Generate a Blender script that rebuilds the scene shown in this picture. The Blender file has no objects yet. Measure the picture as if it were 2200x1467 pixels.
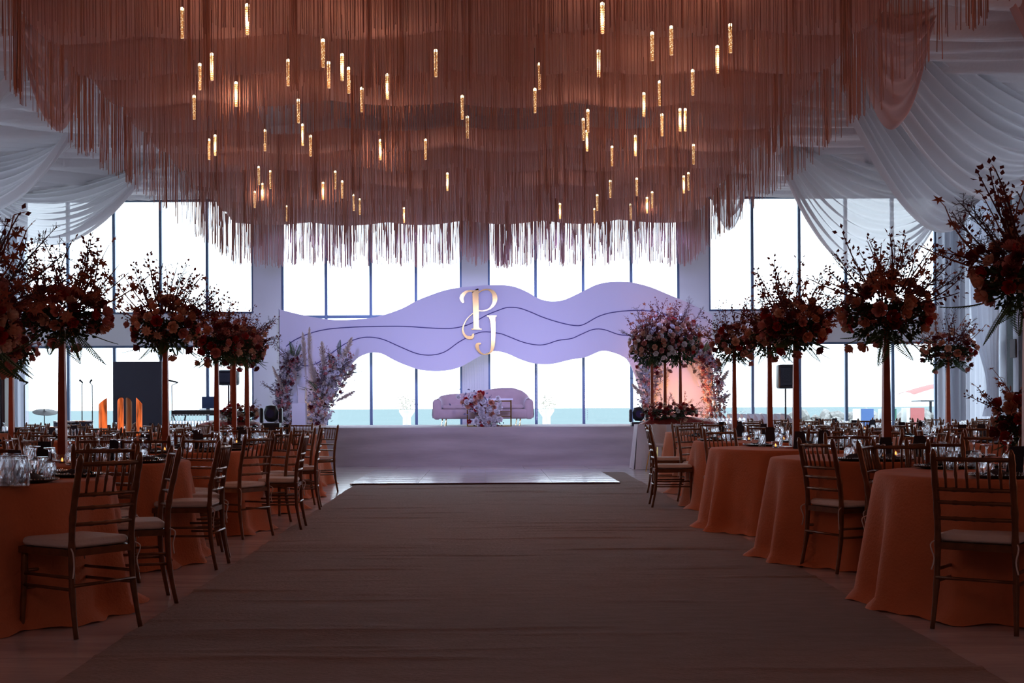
import bpy, math, random
from mathutils import Vector, Matrix, noise
PI = math.pi
rnd = random.Random(7)
SC = bpy.context.scene
COL = SC.collection
F = 2800.0            # focal length in pixels of a 2200 px wide frame
VX, VY, HC = 1045.0, 876.0, 1.14
ROLL = math.radians(0.3)

# ------------------------------------------------------------------ camera
cam_d = bpy.data.cameras.new('camera'); cam = bpy.data.objects.new('camera', cam_d); COL.objects.link(cam)
cam_d.sensor_width = 36; cam_d.lens = 36 * F / 2200
cam_d.shift_x = (1100 - VX) / 2200; cam_d.shift_y = (VY - 733.5) / 2200
cam_d.clip_end = 6000
cam.location = (0, 0, HC); cam.rotation_euler = (PI / 2, ROLL, 0)
SC.camera = cam

# ------------------------------------------------------------------ light and exposure
SC.view_settings.view_transform = 'Standard'; SC.view_settings.look = 'None'
SC.view_settings.exposure = 0.0; SC.view_settings.gamma = 1; SC.view_settings.use_curve_mapping = False
W = bpy.data.worlds.new('overcast_sky'); SC.world = W; W.use_nodes = True
bg = W.node_tree.nodes['Background']; bg.inputs[0].default_value = (0.80, 0.92, 1.0, 1); bg.inputs[1].default_value = 5.8
SC.cycles.use_adaptive_sampling = True; SC.cycles.adaptive_threshold = .09; SC.cycles.max_bounces = 5; SC.cycles.diffuse_bounces = 3; SC.cycles.glossy_bounces = 2
SC.cycles.transmission_bounces = 4; SC.cycles.transparent_max_bounces = 16
SC.cycles.caustics_refractive = False; SC.cycles.caustics_reflective = False
SC.cycles.sample_clamp_indirect = 4.0

def lamp(name, kind, loc, target, energy, color, size=1.0, size_y=None, angle=60, blend=.6, radius=.15):
    d = bpy.data.lights.new(name, kind); d.energy = energy; d.color = color
    if kind == 'AREA':
        d.size = size
        if size_y: d.shape = 'RECTANGLE'; d.size_y = size_y
    elif kind == 'SPOT':
        d.spot_size = math.radians(angle); d.spot_blend = blend; d.shadow_soft_size = radius
    else: d.shadow_soft_size = radius
    o = bpy.data.objects.new(name, d); COL.objects.link(o); o.location = loc
    if target is not None:
        o.rotation_euler = (Vector(target) - Vector(loc)).to_track_quat('-Z', 'Y').to_euler()
    return o
# daylight portals in the window openings (only guide the sampling of the sky)
for x0, x1 in ((-10.8, -5.4), (-4.76, -.56), (.05, 4.5), (5.2, 10.5)):
    o = lamp('window_portal', 'AREA', ((x0 + x1) / 2, 30.75, 3.05), ((x0 + x1) / 2, 0, 3.05), 1, (1, 1, 1), x1 - x0, 6.0)
    o.data.cycles.is_portal = True
SIDEW = [(-1, 26.6, 29.9), (-1, 16.0, 24.6), (1, 27.95, 29.9), (1, 16.0, 24.6)]
for sd, y0, y1 in SIDEW:
    x = 11.65 * sd
    o = lamp('side_window_portal', 'AREA', (x, (y0 + y1) / 2, 3.05), (0, (y0 + y1) / 2, 3.05), 1, (1, 1, 1), y1 - y0, 6.0)
    o.data.cycles.is_portal = True
# violet wash lights hung on the truss above the aisle, aimed at the stage backdrop
for x, tx in ((-3.2, -3.6), (-1.2, -1.2), (1.2, 1.2), (3.2, 3.4)):
    lamp('violet_wash_light', 'SPOT', (x, 22.0, 3.9), (tx, 29.3, 2.2), 620, (0.40, 0.44, 1.0), angle=62, blend=.9, radius=.2)
lamp('stage_front_wash', 'SPOT', (0.3, 18.5, 3.9), (0.3, 25.7, .5), 900, (0.60, 0.56, 1.0), angle=52, blend=1, radius=.3)
# warm fill without fixtures, added behind the camera and at both sides for the foreground
lamp('entrance_fill_light', 'AREA', (0.0, -2.0, 5.8), (0, 6, 0), 62, (1.0, .50, .38), 6, 3)
lamp('left_wall_fill_light', 'AREA', (-10.3, 9, 2.9), (-2.0, 11, 2.2), 90, (1.0, .34, .16), 1.2, 9)
lamp('right_wall_fill_light', 'AREA', (10.3, 9, 2.9), (2.0, 11, 2.2), 110, (1.0, .34, .16), 1.2, 10)
# small warm uplights standing on the stage behind the flowers
lamp('left_stage_uplight', 'POINT', (-3.95, 28.4, 1.12), None, 22, (1.0, .55, .18), radius=.06)
lamp('right_stage_uplight', 'POINT', (4.35, 28.3, 1.35), None, 46, (1.0, .42, .15), radius=.08)

# ------------------------------------------------------------------ helpers
def at(px, py, Y):
    dx, dy = px - VX, py - VY
    c, s = math.cos(ROLL), math.sin(ROLL)
    lx, ly = dx * c - dy * s, dy * c + dx * s
    return Vector((lx * Y / F, Y, HC - ly * Y / F))

_m = {}
def mat(name, color, rough=.6, metal=0., var=0., scale=8., bump=0., bscale=40., alpha=1., trans=0., emit=None, estr=0., spec=.5, stretch=None, sheen=0.):
    if name in _m: return _m[name]
    m = bpy.data.materials.new(name); m.use_nodes = True; nt = m.node_tree; b = nt.nodes['Principled BSDF']
    b.inputs['Base Color'].default_value = (*color, 1); b.inputs['Roughness'].default_value = rough
    b.inputs['Metallic'].default_value = metal; b.inputs['Specular IOR Level'].default_value = spec
    if sheen: b.inputs['Sheen Weight'].default_value = sheen
    tc = nt.nodes.new('ShaderNodeTexCoord'); mp = nt.nodes.new('ShaderNodeMapping')
    if stretch: mp.inputs['Scale'].default_value = stretch
    nt.links.new(tc.outputs['Object'], mp.inputs[0])
    if var > 0:
        n = nt.nodes.new('ShaderNodeTexNoise'); n.inputs['Scale'].default_value = scale; n.inputs['Detail'].default_value = 4
        nt.links.new(mp.outputs[0], n.inputs['Vector'])
        r = nt.nodes.new('ShaderNodeValToRGB'); r.color_ramp.elements[0].position = .3; r.color_ramp.elements[1].position = .7
        r.color_ramp.elements[0].color = (*[max(0, c * (1 - var)) for c in color], 1)
        r.color_ramp.elements[1].color = (*[min(1, c * (1 + var)) for c in color], 1)
        nt.links.new(n.outputs['Fac'], r.inputs[0]); nt.links.new(r.outputs[0], b.inputs['Base Color'])
    if bump > 0:
        n2 = nt.nodes.new('ShaderNodeTexNoise'); n2.inputs['Scale'].default_value = bscale; n2.inputs['Detail'].default_value = 3
        nt.links.new(mp.outputs[0], n2.inputs['Vector'])
        bp = nt.nodes.new('ShaderNodeBump'); bp.inputs['Strength'].default_value = bump; bp.inputs['Distance'].default_value = .02
        nt.links.new(n2.outputs['Fac'], bp.inputs['Height']); nt.links.new(bp.outputs[0], b.inputs['Normal'])
    out = nt.nodes['Material Output']; last = b.outputs[0]
    if emit:
        b.inputs['Emission Color'].default_value = (*emit, 1); b.inputs['Emission Strength'].default_value = estr
        if var > 0:
            r2 = nt.nodes.new('ShaderNodeValToRGB'); r2.color_ramp.elements[0].position = .35; r2.color_ramp.elements[1].position = .62
            r2.color_ramp.elements[0].color = (*[c * .06 for c in emit], 1); r2.color_ramp.elements[1].color = (*emit, 1)
            nt.links.new(n.outputs['Fac'], r2.inputs[0]); nt.links.new(r2.outputs[0], b.inputs['Emission Color'])
    if trans > 0:
        t = nt.nodes.new('ShaderNodeBsdfTranslucent'); t.inputs[0].default_value = (*color, 1)
        mx = nt.nodes.new('ShaderNodeMixShader'); mx.inputs[0].default_value = trans
        nt.links.new(last, mx.inputs[1]); nt.links.new(t.outputs[0], mx.inputs[2]); last = mx.outputs[0]
    if alpha < 1:
        t = nt.nodes.new('ShaderNodeBsdfTransparent'); mx = nt.nodes.new('ShaderNodeMixShader'); mx.inputs[0].default_value = alpha
        nt.links.new(t.outputs[0], mx.inputs[1]); nt.links.new(last, mx.inputs[2]); last = mx.outputs[0]
    nt.links.new(last, out.inputs[0])
    _m[name] = m; return m

M_chair = mat('bronze_chair_paint', (.16, .062, .026), .30, .35, var=.25, scale=20)
M_cush = mat('ivory_cushion', (.72, .66, .66), .8, bump=.3, bscale=30)
M_cloth = mat('apricot_cloth', (.66, .20, .09), .85, var=.06, scale=6, bump=.25, bscale=60, trans=.12)
M_white = mat('white_cloth', (.75, .72, .75), .85, bump=.2, bscale=50)
M_sheer = mat('sheer_white', (.80, .77, .80), .8, trans=.35, alpha=.90)
M_sheerp = mat('sheer_pink', (.72, .46, .43), .8, trans=.35, alpha=.88)
M_curt = mat('curtain_white', (.72, .74, .82), .85, trans=.4, alpha=.94)
M_ceil = mat('ceiling_cloth', (.72, .68, .70), .85, trans=.0, bump=.2, bscale=20)
M_peach = mat('canopy_peach', (.68, .42, .38), .85, trans=.25, var=.05, scale=1.5)
M_string = mat('fringe_peach', (.62, .36, .315), .7, var=.12, scale=1.2, stretch=(1, 1, .1), trans=.15)
M_string2 = mat('fringe_rust', (.50, .27, .22), .7)
M_wall = mat('plaster_lilac_white', (.62, .60, .64), .8, bump=.05, bscale=30)
M_frame = mat('aluminium_frame_blue', (.10, .15, .25), .4, .3)
M_panel = mat('backdrop_white', (.74, .70, .80), .7, bump=.04, bscale=20)
M_line = mat('purple_rope', (.09, .07, .22), .6)
M_gold = mat('polished_gold', (.66, .47, .18), .14, 1.0)
M_stagecl = mat('stage_felt', (.42, .38, .40), .9, var=.12, scale=1.5, stretch=(.5, 1, 3), bump=.3, bscale=8)
M_rust = mat('copper_stand', (.38, .095, .05), .45, .2, var=.15, scale=10)
M_black = mat('black_plastic', (.012, .014, .022), .45)
M_dark = mat('dark_metal', (.02, .022, .03), .4, .6)
M_navy = mat('navy_napkin', (.018, .018, .035), .8)
M_plate = mat('charger_black', (.02, .018, .022), .25)
M_bead = mat('silver_bead', (.75, .72, .7), .2, 1.0)
M_green = mat('leaf_green', (.020, .045, .018), .6, trans=.2, var=.5, scale=9)
M_green2 = mat('fern_green', (.035, .085, .025), .6, trans=.3)
M_burg = mat('leaf_burgundy', (.11, .014, .016), .6, trans=.3, var=.4, scale=9)
M_maple = mat('maple_leaf', (.34, .09, .05), .6, trans=.35, var=.3, scale=6)
M_twig = mat('twig_grey', (.10, .06, .07), .8)
ROSES = [mat('rose_peach', (.68, .32, .22), .6, trans=.2), mat('rose_pink', (.62, .25, .23), .6, trans=.2),
         mat('rose_cream', (.76, .48, .36), .6, trans=.2), mat('rose_red', (.42, .012, .018), .5, trans=.15),
         mat('rose_burgundy', (.16, .012, .02), .5, trans=.15), mat('rose_white', (.82, .78, .80), .6, trans=.2)]
M_velvet = mat('pink_velvet', (.48, .34, .34), .75, sheen=.6, var=.08, scale=5)
M_pampas = mat('pampas_plume', (.62, .50, .42), .9, trans=.4)
M_wflower = mat('white_blossom', (.80, .74, .74), .7, trans=.3)
M_stone = mat('breakwater_rock', (.17, .165, .155), .9, var=.3, scale=3, bump=.4, bscale=8)
M_water = mat('sea_water', (.125, .158, .160), 1.0, var=.04, scale=.05, spec=.0)
M_terr = mat('terrace_paving', (.55, .53, .50), .8, var=.1, scale=2)
M_wood = mat('dark_maroon_wood', (.05, .014, .014), .5, var=.2, scale=6)

def glass_mat(name, color, rough=0.02, ior=1.45):
    m = bpy.data.materials.new(name); m.use_nodes = True; nt = m.node_tree; nt.nodes.remove(nt.nodes['Principled BSDF'])
    g = nt.nodes.new('ShaderNodeBsdfGlass'); g.inputs[0].default_value = (*color, 1); g.inputs[1].default_value = rough; g.inputs[2].default_value = ior
    t = nt.nodes.new('ShaderNodeBsdfTransparent'); mx = nt.nodes.new('ShaderNodeMixShader'); mx.inputs[0].default_value = .55
    nt.links.new(t.outputs[0], mx.inputs[1]); nt.links.new(g.outputs[0], mx.inputs[2])
    nt.links.new(mx.outputs[0], nt.nodes['Material Output'].inputs[0]); return m
M_glass = glass_mat('cut_glass', (.97, .97, 1))
def pane_mat():
    m = bpy.data.materials.new('window_glass'); m.use_nodes = True; nt = m.node_tree; nt.nodes.remove(nt.nodes['Principled BSDF'])
    t = nt.nodes.new('ShaderNodeBsdfTransparent'); t.inputs[0].default_value = (.96, .98, 1, 1)
    g = nt.nodes.new('ShaderNodeBsdfGlossy'); g.inputs[1].default_value = .02
    fr = nt.nodes.new('ShaderNodeFresnel'); fr.inputs[0].default_value = 1.25
    mx = nt.nodes.new('ShaderNodeMixShader'); nt.links.new(fr.outputs[0], mx.inputs[0])
    nt.links.new(t.outputs[0], mx.inputs[1]); nt.links.new(g.outputs[0], mx.inputs[2])
    nt.links.new(mx.outputs[0], nt.nodes['Material Output'].inputs[0]); return m
M_pane = pane_mat()
def crystal_lamp_mat():
    m = bpy.data.materials.new('glowing_crystal'); m.use_nodes = True; nt = m.node_tree; b = nt.nodes['Principled BSDF']
    b.inputs['Base Color'].default_value = (.9, .7, .4, 1); b.inputs['Roughness'].default_value = .2
    tc = nt.nodes.new('ShaderNodeTexCoord'); v = nt.nodes.new('ShaderNodeTexVoronoi'); v.inputs['Scale'].default_value = 75
    nt.links.new(tc.outputs['Object'], v.inputs['Vector'])
    r = nt.nodes.new('ShaderNodeValToRGB'); r.color_ramp.elements[0].position = .10; r.color_ramp.elements[0].color = (1, .82, .50, 1)
    r.color_ramp.elements[1].position = .48; r.color_ramp.elements[1].color = (.20, .08, .02, 1)
    nt.links.new(v.outputs['Distance'], r.inputs[0]); nt.links.new(r.outputs[0], b.inputs['Emission Color'])
    b.inputs['Emission Strength'].default_value = 1.7
    m.cycles.emission_sampling = 'NONE'
    nt.links.new(b.outputs[0], nt.nodes['Material Output'].inputs[0]); return m
M_crystal = crystal_lamp_mat()
M_bulb = mat('warm_bulb', (1, .9, .6), .3, emit=(1, .80, .45), estr=5)
M_flame = mat('candle_flame', (1, .5, .2), .5, emit=(1, .33, .07), estr=4)
for m_ in (M_bulb, M_flame): m_.cycles.emission_sampling = 'NONE'

def obj(name, mesh, parent=None, loc=None, rot=None, scale=None, **kw):
    o = bpy.data.objects.new(name, mesh); COL.objects.link(o)
    if parent is not None: o.parent = parent
    if loc is not None: o.location = loc
    if rot is not None:
        if isinstance(rot, (int, float)): o.rotation_euler = (0, 0, rot)
        elif len(rot) == 4: o.rotation_mode = 'QUATERNION'; o.rotation_quaternion = rot
        else: o.rotation_euler = rot
    if scale is not None: o.scale = (scale,) * 3 if isinstance(scale, (int, float)) else scale
    for k, v in kw.items(): o[k] = v
    return o
def empty(name, loc=(0, 0, 0), rot=0, parent=None, **kw): return obj(name, None, parent, loc, rot, **kw)
def thing(name, label, cat, loc=(0, 0, 0), rot=0, group=None):
    o = empty(name, loc, rot, label=label, category=cat)
    if group: o['group'] = group
    return o
def tag(o, label, cat, group=None):
    o['label'] = label; o['category'] = cat
    if group: o['group'] = group
    return o

class MB:
    def __init__(s): s.v = []; s.f = []
    def add(s, vs, fs):
        n = len(s.v); s.v.extend(vs); s.f.extend([tuple(i + n for i in f) for f in fs]); return s
    def box(s, x0, x1, y0, y1, z0, z1):
        return s.add([(x0, y0, z0), (x1, y0, z0), (x1, y1, z0), (x0, y1, z0), (x0, y0, z1), (x1, y0, z1), (x1, y1, z1), (x0, y1, z1)],
                     [(0, 3, 2, 1), (4, 5, 6, 7), (0, 1, 5, 4), (1, 2, 6, 5), (2, 3, 7, 6), (3, 0, 4, 7)])
    def tube(s, pts, rads, n=6, cap=True):
        pts = [Vector(p) for p in pts]
        if isinstance(rads, (int, float)): rads = [rads] * len(pts)
        vs = []; up = None
        for i, p in enumerate(pts):
            d = (pts[min(i + 1, len(pts) - 1)] - pts[max(i - 1, 0)]).normalized()
            if up is None:
                up = Vector((1, 0, 0)) if abs(d.x) < .9 else Vector((0, 1, 0))
            a = (up - d * up.dot(d)).normalized(); b = d.cross(a); up = a
            for k in range(n):
                t = 2 * PI * k / n; vs.append(tuple(p + a * (math.cos(t) * rads[i]) + b * (math.sin(t) * rads[i])))
        fs = []
        for i in range(len(pts) - 1):
            for k in range(n):
                k2 = (k + 1) % n; fs.append((i * n + k, i * n + k2, (i + 1) * n + k2, (i + 1) * n + k))
        if cap:
            fs.append(tuple(range(n - 1, -1, -1))); m = (len(pts) - 1) * n; fs.append(tuple(range(m, m + n)))
        return s.add(vs, fs)
    def lathe(s, prof, n=16, c=(0, 0, 0), fn=None):
        vs = []
        for j, (r, z) in enumerate(prof):
            for k in range(n):
                t = 2 * PI * k / n; rr = r if fn is None else fn(r, z, t, j)
                vs.append((c[0] + rr * math.cos(t), c[1] + rr * math.sin(t), c[2] + z))
        fs = []
        for j in range(len(prof) - 1):
            for k in range(n):
                k2 = (k + 1) % n; fs.append((j * n + k, j * n + k2, (j + 1) * n + k2, (j + 1) * n + k))
        if prof[0][0] > 1e-4: fs.append(tuple(range(n - 1, -1, -1)))
        if prof[-1][0] > 1e-4: m = (len(prof) - 1) * n; fs.append(tuple(range(m, m + n)))
        return s.add(vs, fs)
    def grid(s, fn, nu, nv):
        vs = [tuple(fn(i / nu, j / nv)) for j in range(nv + 1) for i in range(nu + 1)]
        fs = [(j * (nu + 1) + i, j * (nu + 1) + i + 1, (j + 1) * (nu + 1) + i + 1, (j + 1) * (nu + 1) + i) for j in range(nv) for i in range(nu)]
        return s.add(vs, fs)
    def ball(s, c, r, n=8, m=5):
        rx, ry, rz = (r, r, r) if isinstance(r, (int, float)) else r
        vs = []
        for j in range(m + 1):
            p = PI * j / m
            for k in range(n):
                t = 2 * PI * k / n; vs.append((c[0] + rx * math.sin(p) * math.cos(t), c[1] + ry * math.sin(p) * math.sin(t), c[2] + rz * math.cos(p)))
        fs = [(j * n + k, (j + 1) * n + k, (j + 1) * n + (k + 1) % n, j * n + (k + 1) % n) for j in range(m) for k in range(n)]
        return s.add(vs, fs)
    def rbox(s, x0, x1, y0, y1, z0, z1, r, nseg=3):
        cx, cy, cz = (x0 + x1) / 2, (y0 + y1) / 2, (z0 + z1) / 2
        prof = []
        hz = (z1 - z0) / 2; rr = min(r, hz)
        rings = []
        for k in range(nseg + 1):
            a = PI / 2 * k / nseg; rings.append((-(1 - math.sin(a)) * rr, -hz + rr * (1 - math.cos(PI / 2 - (PI / 2 - a))) if False else -hz + rr * (1 - math.cos(a)) if False else 0))
        rings = [(-rr * (1 - math.sin(PI / 2 * k / nseg)), -hz + rr * (1 - math.cos(PI / 2 * k / nseg))) for k in range(nseg + 1)]
        rings += [(a, -b) for a, b in reversed(rings)]
        vs = []; per = 16
        for inset, z in rings:
            for k in range(per):
                q = k // 4; t = PI / 2 * (k % 4) / 3 + q * PI / 2
                sx, sy = [(1, 1), (-1, 1), (-1, -1), (1, -1)][q]
                hx, hy = (x1 - x0) / 2, (y1 - y0) / 2; R = min(r, hx, hy)
                px = sx * (hx - R) + (R + inset) * math.cos(t); py = sy * (hy - R) + (R + inset) * math.sin(t)
                vs.append((cx + px, cy + py, cz + z))
        fs = [(j * per + k, j * per + (k + 1) % per, (j + 1) * per + (k + 1) % per, (j + 1) * per + k) for j in range(len(rings) - 1) for k in range(per)]
        fs.append(tuple(range(per - 1, -1, -1))); m = (len(rings) - 1) * per; fs.append(tuple(range(m, m + per)))
        return s.add(vs, fs)
    def prism(s, poly, y0, y1):      # polygon in x,z extruded in y
        n = len(poly)
        vs = [(x, y0, z) for x, z in poly] + [(x, y1, z) for x, z in poly]
        fs = [(i, (i + 1) % n, n + (i + 1) % n, n + i) for i in range(n)]
        fs.append(tuple(range(n - 1, -1, -1))); fs.append(tuple(range(n, 2 * n)))
        return s.add(vs, fs)
    def mesh(s, name, m, smooth=False):
        me = bpy.data.meshes.new(name); me.from_pydata(s.v, [], s.f); me.materials.append(m)
        if smooth: me.polygons.foreach_set('use_smooth', [True] * len(me.polygons))
        me.update(); return me
    def build(s, name, m, parent=None, smooth=False, **kw):
        return obj(name, s.mesh(name, m, smooth), parent, **kw)

def spline(pts, n=6):
    pts = [tuple(p) for p in pts]; P = [pts[0]] + pts + [pts[-1]]; out = []
    for i in range(1, len(P) - 2):
        for k in range(n):
            t = k / n
            out.append(tuple(.5 * ((2 * P[i][a]) + (-P[i - 1][a] + P[i + 1][a]) * t + (2 * P[i - 1][a] - 5 * P[i][a] + 4 * P[i + 1][a] - P[i + 2][a]) * t * t + (-P[i - 1][a] + 3 * P[i][a] - 3 * P[i + 1][a] + P[i + 2][a]) * t ** 3) for a in range(len(pts[0]))))
    out.append(pts[-1]); return out

# ------------------------------------------------------------------ room shell
XL, XR, Y0, YB, ZT = -11.2, 11.3, -6.0, 30.3, 6.75
ST = dict(kind='structure')
def floor_mat():
    m = mat('polished_stone_floor', (.60, .55, .59), .16, var=.22, scale=2.2, stretch=(.35, 1.6, 1), bump=.25, bscale=5)
    return m
M_floor = floor_mat()
M_joint = mat('floor_joint', (.10, .09, .09), .7)
fl = MB().box(XL, XR, Y0, YB, -.2, -.006).build('floor', M_joint, **ST)
tm = MB().box(-.598, .598, -.598, .598, -.006, 0).mesh('tile', M_floor)
for i in range(-4, 5):
    for j in range(3, 25): obj('tile', tm, fl, loc=(i * 1.2 + .1, j * 1.2 + .6, 0))
mb = MB()
mb.box(XL, -5.301, Y0, YB, -.006, 0); mb.box(5.499, XR, Y0, YB, -.006, 0); mb.box(-5.301, 5.499, Y0, 3.599, -.006, 0)
mb.build('outer_paving', M_floor, fl, kind='stuff')
# back wall with openings
BAYS = [(-10.82, -5.41, [148, 247, 347, 447], True), (-4.76, -.56, [702, 798, 895], False), (.05, 4.51, [1152, 1254, 1357], False), (5.19, 10.5, [1617, 1718, 1818, 1918], True)]
mb = MB(); WT = 6.03; WD = .22
xs = [XL - .2] + [v for b in BAYS for v in b[:2]] + [XR + .2]
for k in range(0, len(xs), 2): mb.box(xs[k], xs[k + 1], YB, YB + WD, -.2, ZT)
for b in BAYS:
    mb.box(b[0], b[1], YB, YB + WD, WT, ZT); mb.box(b[0], b[1], YB, YB + WD, -.2, .04)
    if b[3]: mb.box(b[0], b[1], YB, YB + WD, 2.63, 3.36)
mb.build('wall_back', M_wall, **ST)
for sd, nm, xa, xb in ((-1, 'wall_left', XL - .2, XL), (1, 'wall_right', XR, XR + .2)):
    mb = MB(); yy = Y0
    for s2, y0, y1 in sorted([w for w in SIDEW if w[0] == sd], key=lambda w: w[1]):
        mb.box(xa, xb, yy, y0, -.2, ZT); mb.box(xa, xb, y0, y1, WT, ZT); mb.box(xa, xb, y0, y1, -.2, .04); yy = y1
    mb.box(xa, xb, yy, YB, -.2, ZT); mb.build(nm, M_wall, **ST)
MB().box(XL - .2, XR + .2, Y0 - .2, Y0, -.2, ZT).build('wall_front', M_wall, **ST)
# draped ceiling: ruched cloth sagging between side battens
def ceil_z(x, y):
    sag = -.22 * abs(math.sin(PI * (y + .4) / 5.2))
    r = noise.noise(Vector((x * .22, y * .9, 1.3))) * .10
    w = y * 1.0 + 1.0 * math.sin(x * .5 + 1.2) + .9 * noise.noise(Vector((x * .25, y * .2, 7)))
    rid = .26 * (abs(math.sin(w * 3.3)) ** .6) + .09 * (abs(math.sin(w * 8.1 + x * .6)))
    return 6.42 + sag + r - rid
MB().grid(lambda u, v: (XL + u * (XR - XL), Y0 + v * (YB - Y0) if v < .2 else Y0 + v * (YB - Y0), ceil_z(XL + u * (XR - XL), Y0 + v * (YB - Y0))), 60, 620).build('ceiling', M_ceil, smooth=True, **ST)
MB().box(XL - .2, XR + .2, Y0 - .2, YB + WD, ZT, ZT + .15).build('ceiling_slab', M_wall, **ST)
for nm, a, b in (('baseboard_left', XL, XL + .02), ('baseboard_right', XR - .02, XR)):
    MB().box(a, b, Y0, YB, 0, .12).build(nm, M_frame, **ST)
# windows
nwin = 0
def window(x0, x1, z0, z1, mull, transom=None):
    global nwin; nwin += 1
    w = empty('window_%d' % nwin, ((x0 + x1) / 2, YB, z0), **ST)
    ox, oz = (x0 + x1) / 2, z0
    y0, y1 = .06, .15
    mb = MB(); t = .05
    mb.box(x0 - ox, x0 - ox + t, y0, y1, 0, z1 - oz); mb.box(x1 - ox - t, x1 - ox, y0, y1, 0, z1 - oz)
    mb.box(x0 - ox + t, x1 - ox - t, y0, y1, 0, t); mb.box(x0 - ox + t, x1 - ox - t, y0, y1, z1 - oz - t, z1 - oz)
    mb.build('window_frame', M_frame, w)
    xx = [x0 + t / 2] + [(p - VX) * (YB + .1) / F for p in mull] + [x1 - t / 2]
    for x in xx[1:-1]: MB().box(x - .033 - ox, x + .033 - ox, y0 - .01, y1, t, z1 - oz - t).build('mullion', M_frame, w)
    zs = [z0, z1] if not transom else [z0, transom, z1]
    if transom:
        for a, b in zip(xx[:-1], xx[1:]): MB().box(a + .034 - ox, b - .034 - ox, y0, y1 - .01, transom - .035 - oz, transom + .035 - oz).build('transom', M_frame, w)
    for a, b in zip(xx[:-1], xx[1:]):
        for c, d in zip(zs[:-1], zs[1:]):
            MB().box(a + .01 - ox, b - .01 - ox, .10, .106, c - oz + .02, d - oz - .02).build('pane', M_pane, w)
for b in BAYS:
    if b[3]: window(b[0], b[1], 3.36, WT, b[2]); window(b[0], b[1], .04, 2.63, b[2])
    else: window(b[0], b[1], .04, WT, b[2], 3.28)

for sd, y0, y1 in SIDEW:      # side windows
    nwin += 1; x = XL - .12 if sd < 0 else XR + .06
    w = empty('window_%d' % nwin, (x, y0, 0), **ST); L = y1 - y0; n = max(2, round(L / 1.1))
    mb = MB(); mb.box(0, .08, 0, .05, .04, WT); mb.box(0, .08, L - .05, L, .04, WT); mb.box(0, .08, .05, L - .05, .04, .09); mb.box(0, .08, .05, L - .05, WT - .05, WT); mb.build('window_frame', M_frame, w)
    for i in range(1, n): MB().box(0, .08, L * i / n - .033, L * i / n + .033, .09, WT - .05).build('mullion', M_frame, w)
    for i in range(n): MB().box(.035, .041, L * i / n + .03, L * (i + 1) / n - .03, .06, WT - .02).build('pane', M_pane, w)

# ------------------------------------------------------------------ outside
MB().box(-40, 40, -10, 46, -.35, -.201).build('terrace', M_terr, **ST)
tag(MB().grid(lambda u, v: (-2500 + 5000 * u, 46 + 4500 * v * v, -1.6), 4, 40).build('sea', M_water, kind='structure'), 'pale turquoise sea beyond the windows up to the horizon', 'sea')
def rockmesh(seed):
    mb = MB().ball((0, 0, 0), 1, 7, 5); mb.v = [tuple(Vector(v) * (1 + .45 * noise.noise(Vector(v) * 1.3 + Vector((seed * 5, 0, 0))))) for v in mb.v]
    return mb.mesh('rock', M_stone)
rms = [rockmesh(i) for i in range(4)]
rw = thing('rock_breakwater', 'grey boulder breakwater outside the right-hand windows in front of the sea', 'breakwater', (13, 42, -.15))
for r in range(5):
    for k in range(22):
        s = rnd.uniform(.16, .28)
        obj('rock', rnd.choice(rms), rw, loc=(-4.0 + k * .40 + rnd.uniform(-.1, .1), r * .35 + rnd.uniform(-.1, .1), .08 + r * .2 + rnd.uniform(-.04, .04)), rot=(rnd.random() * 3, rnd.random() * 3, rnd.random() * 3), scale=(s * 1.2, s, s * .8))
def slab(px0, px1, pyt, c, nm, lab, Y=38):
    a = at(px0, pyt, Y); b = at(px1, pyt, Y)
    t = thing('painted_block', lab, 'block', (a.x, Y, -.15))
    w = b.x - a.x; h = a.z + .15
    MB().box(.06, w, 0, .5, 0, h).build('painted_face', mat(nm, c, .6), t)
    MB().box(-.05, .058, .02, .5, 0, h).build('white_side', mat('white_paint', (.4, .4, .4), .6), t)
slab(1846, 1877, 878, (.02, .065, .19), 'blue_paint', 'blue painted block standing outside before the breakwater')
slab(1901, 1926, 878, (.008, .075, .05), 'green_paint', 'green painted block outside between the blue and red blocks')
slab(1952, 1986, 876, (.25, .06, .06), 'red_paint', 'red painted block outside, right of the green block')
hut = thing('beach_shelter', 'beach shelter with pink-red canopy on dark posts outside right window', 'shelter', (15.2, 44.6, -.15))
a = at(1952, 848, 42); b = at(2030, 826, 42)
mb = MB().grid(lambda u, v: (-.9 + 2.4 * u, -1 + 2 * v, 1.75 + .35 * math.sin(PI * min(u * 1.4, 1) * .5) - .1 * (2 * v - 1) ** 2), 8, 6)
mb.build('canopy', mat('red_canvas', (.25, .10, .09), .8, trans=.2), hut)
MB().box(-.5, .6, -.5, .5, 1.42, 1.47).build('crossbar', M_dark, hut)
for x in (.0, .35): MB().tube([(x, 0, 0), (x, 0, 1.44)], .05, 8).build('post', M_dark, hut)
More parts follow.
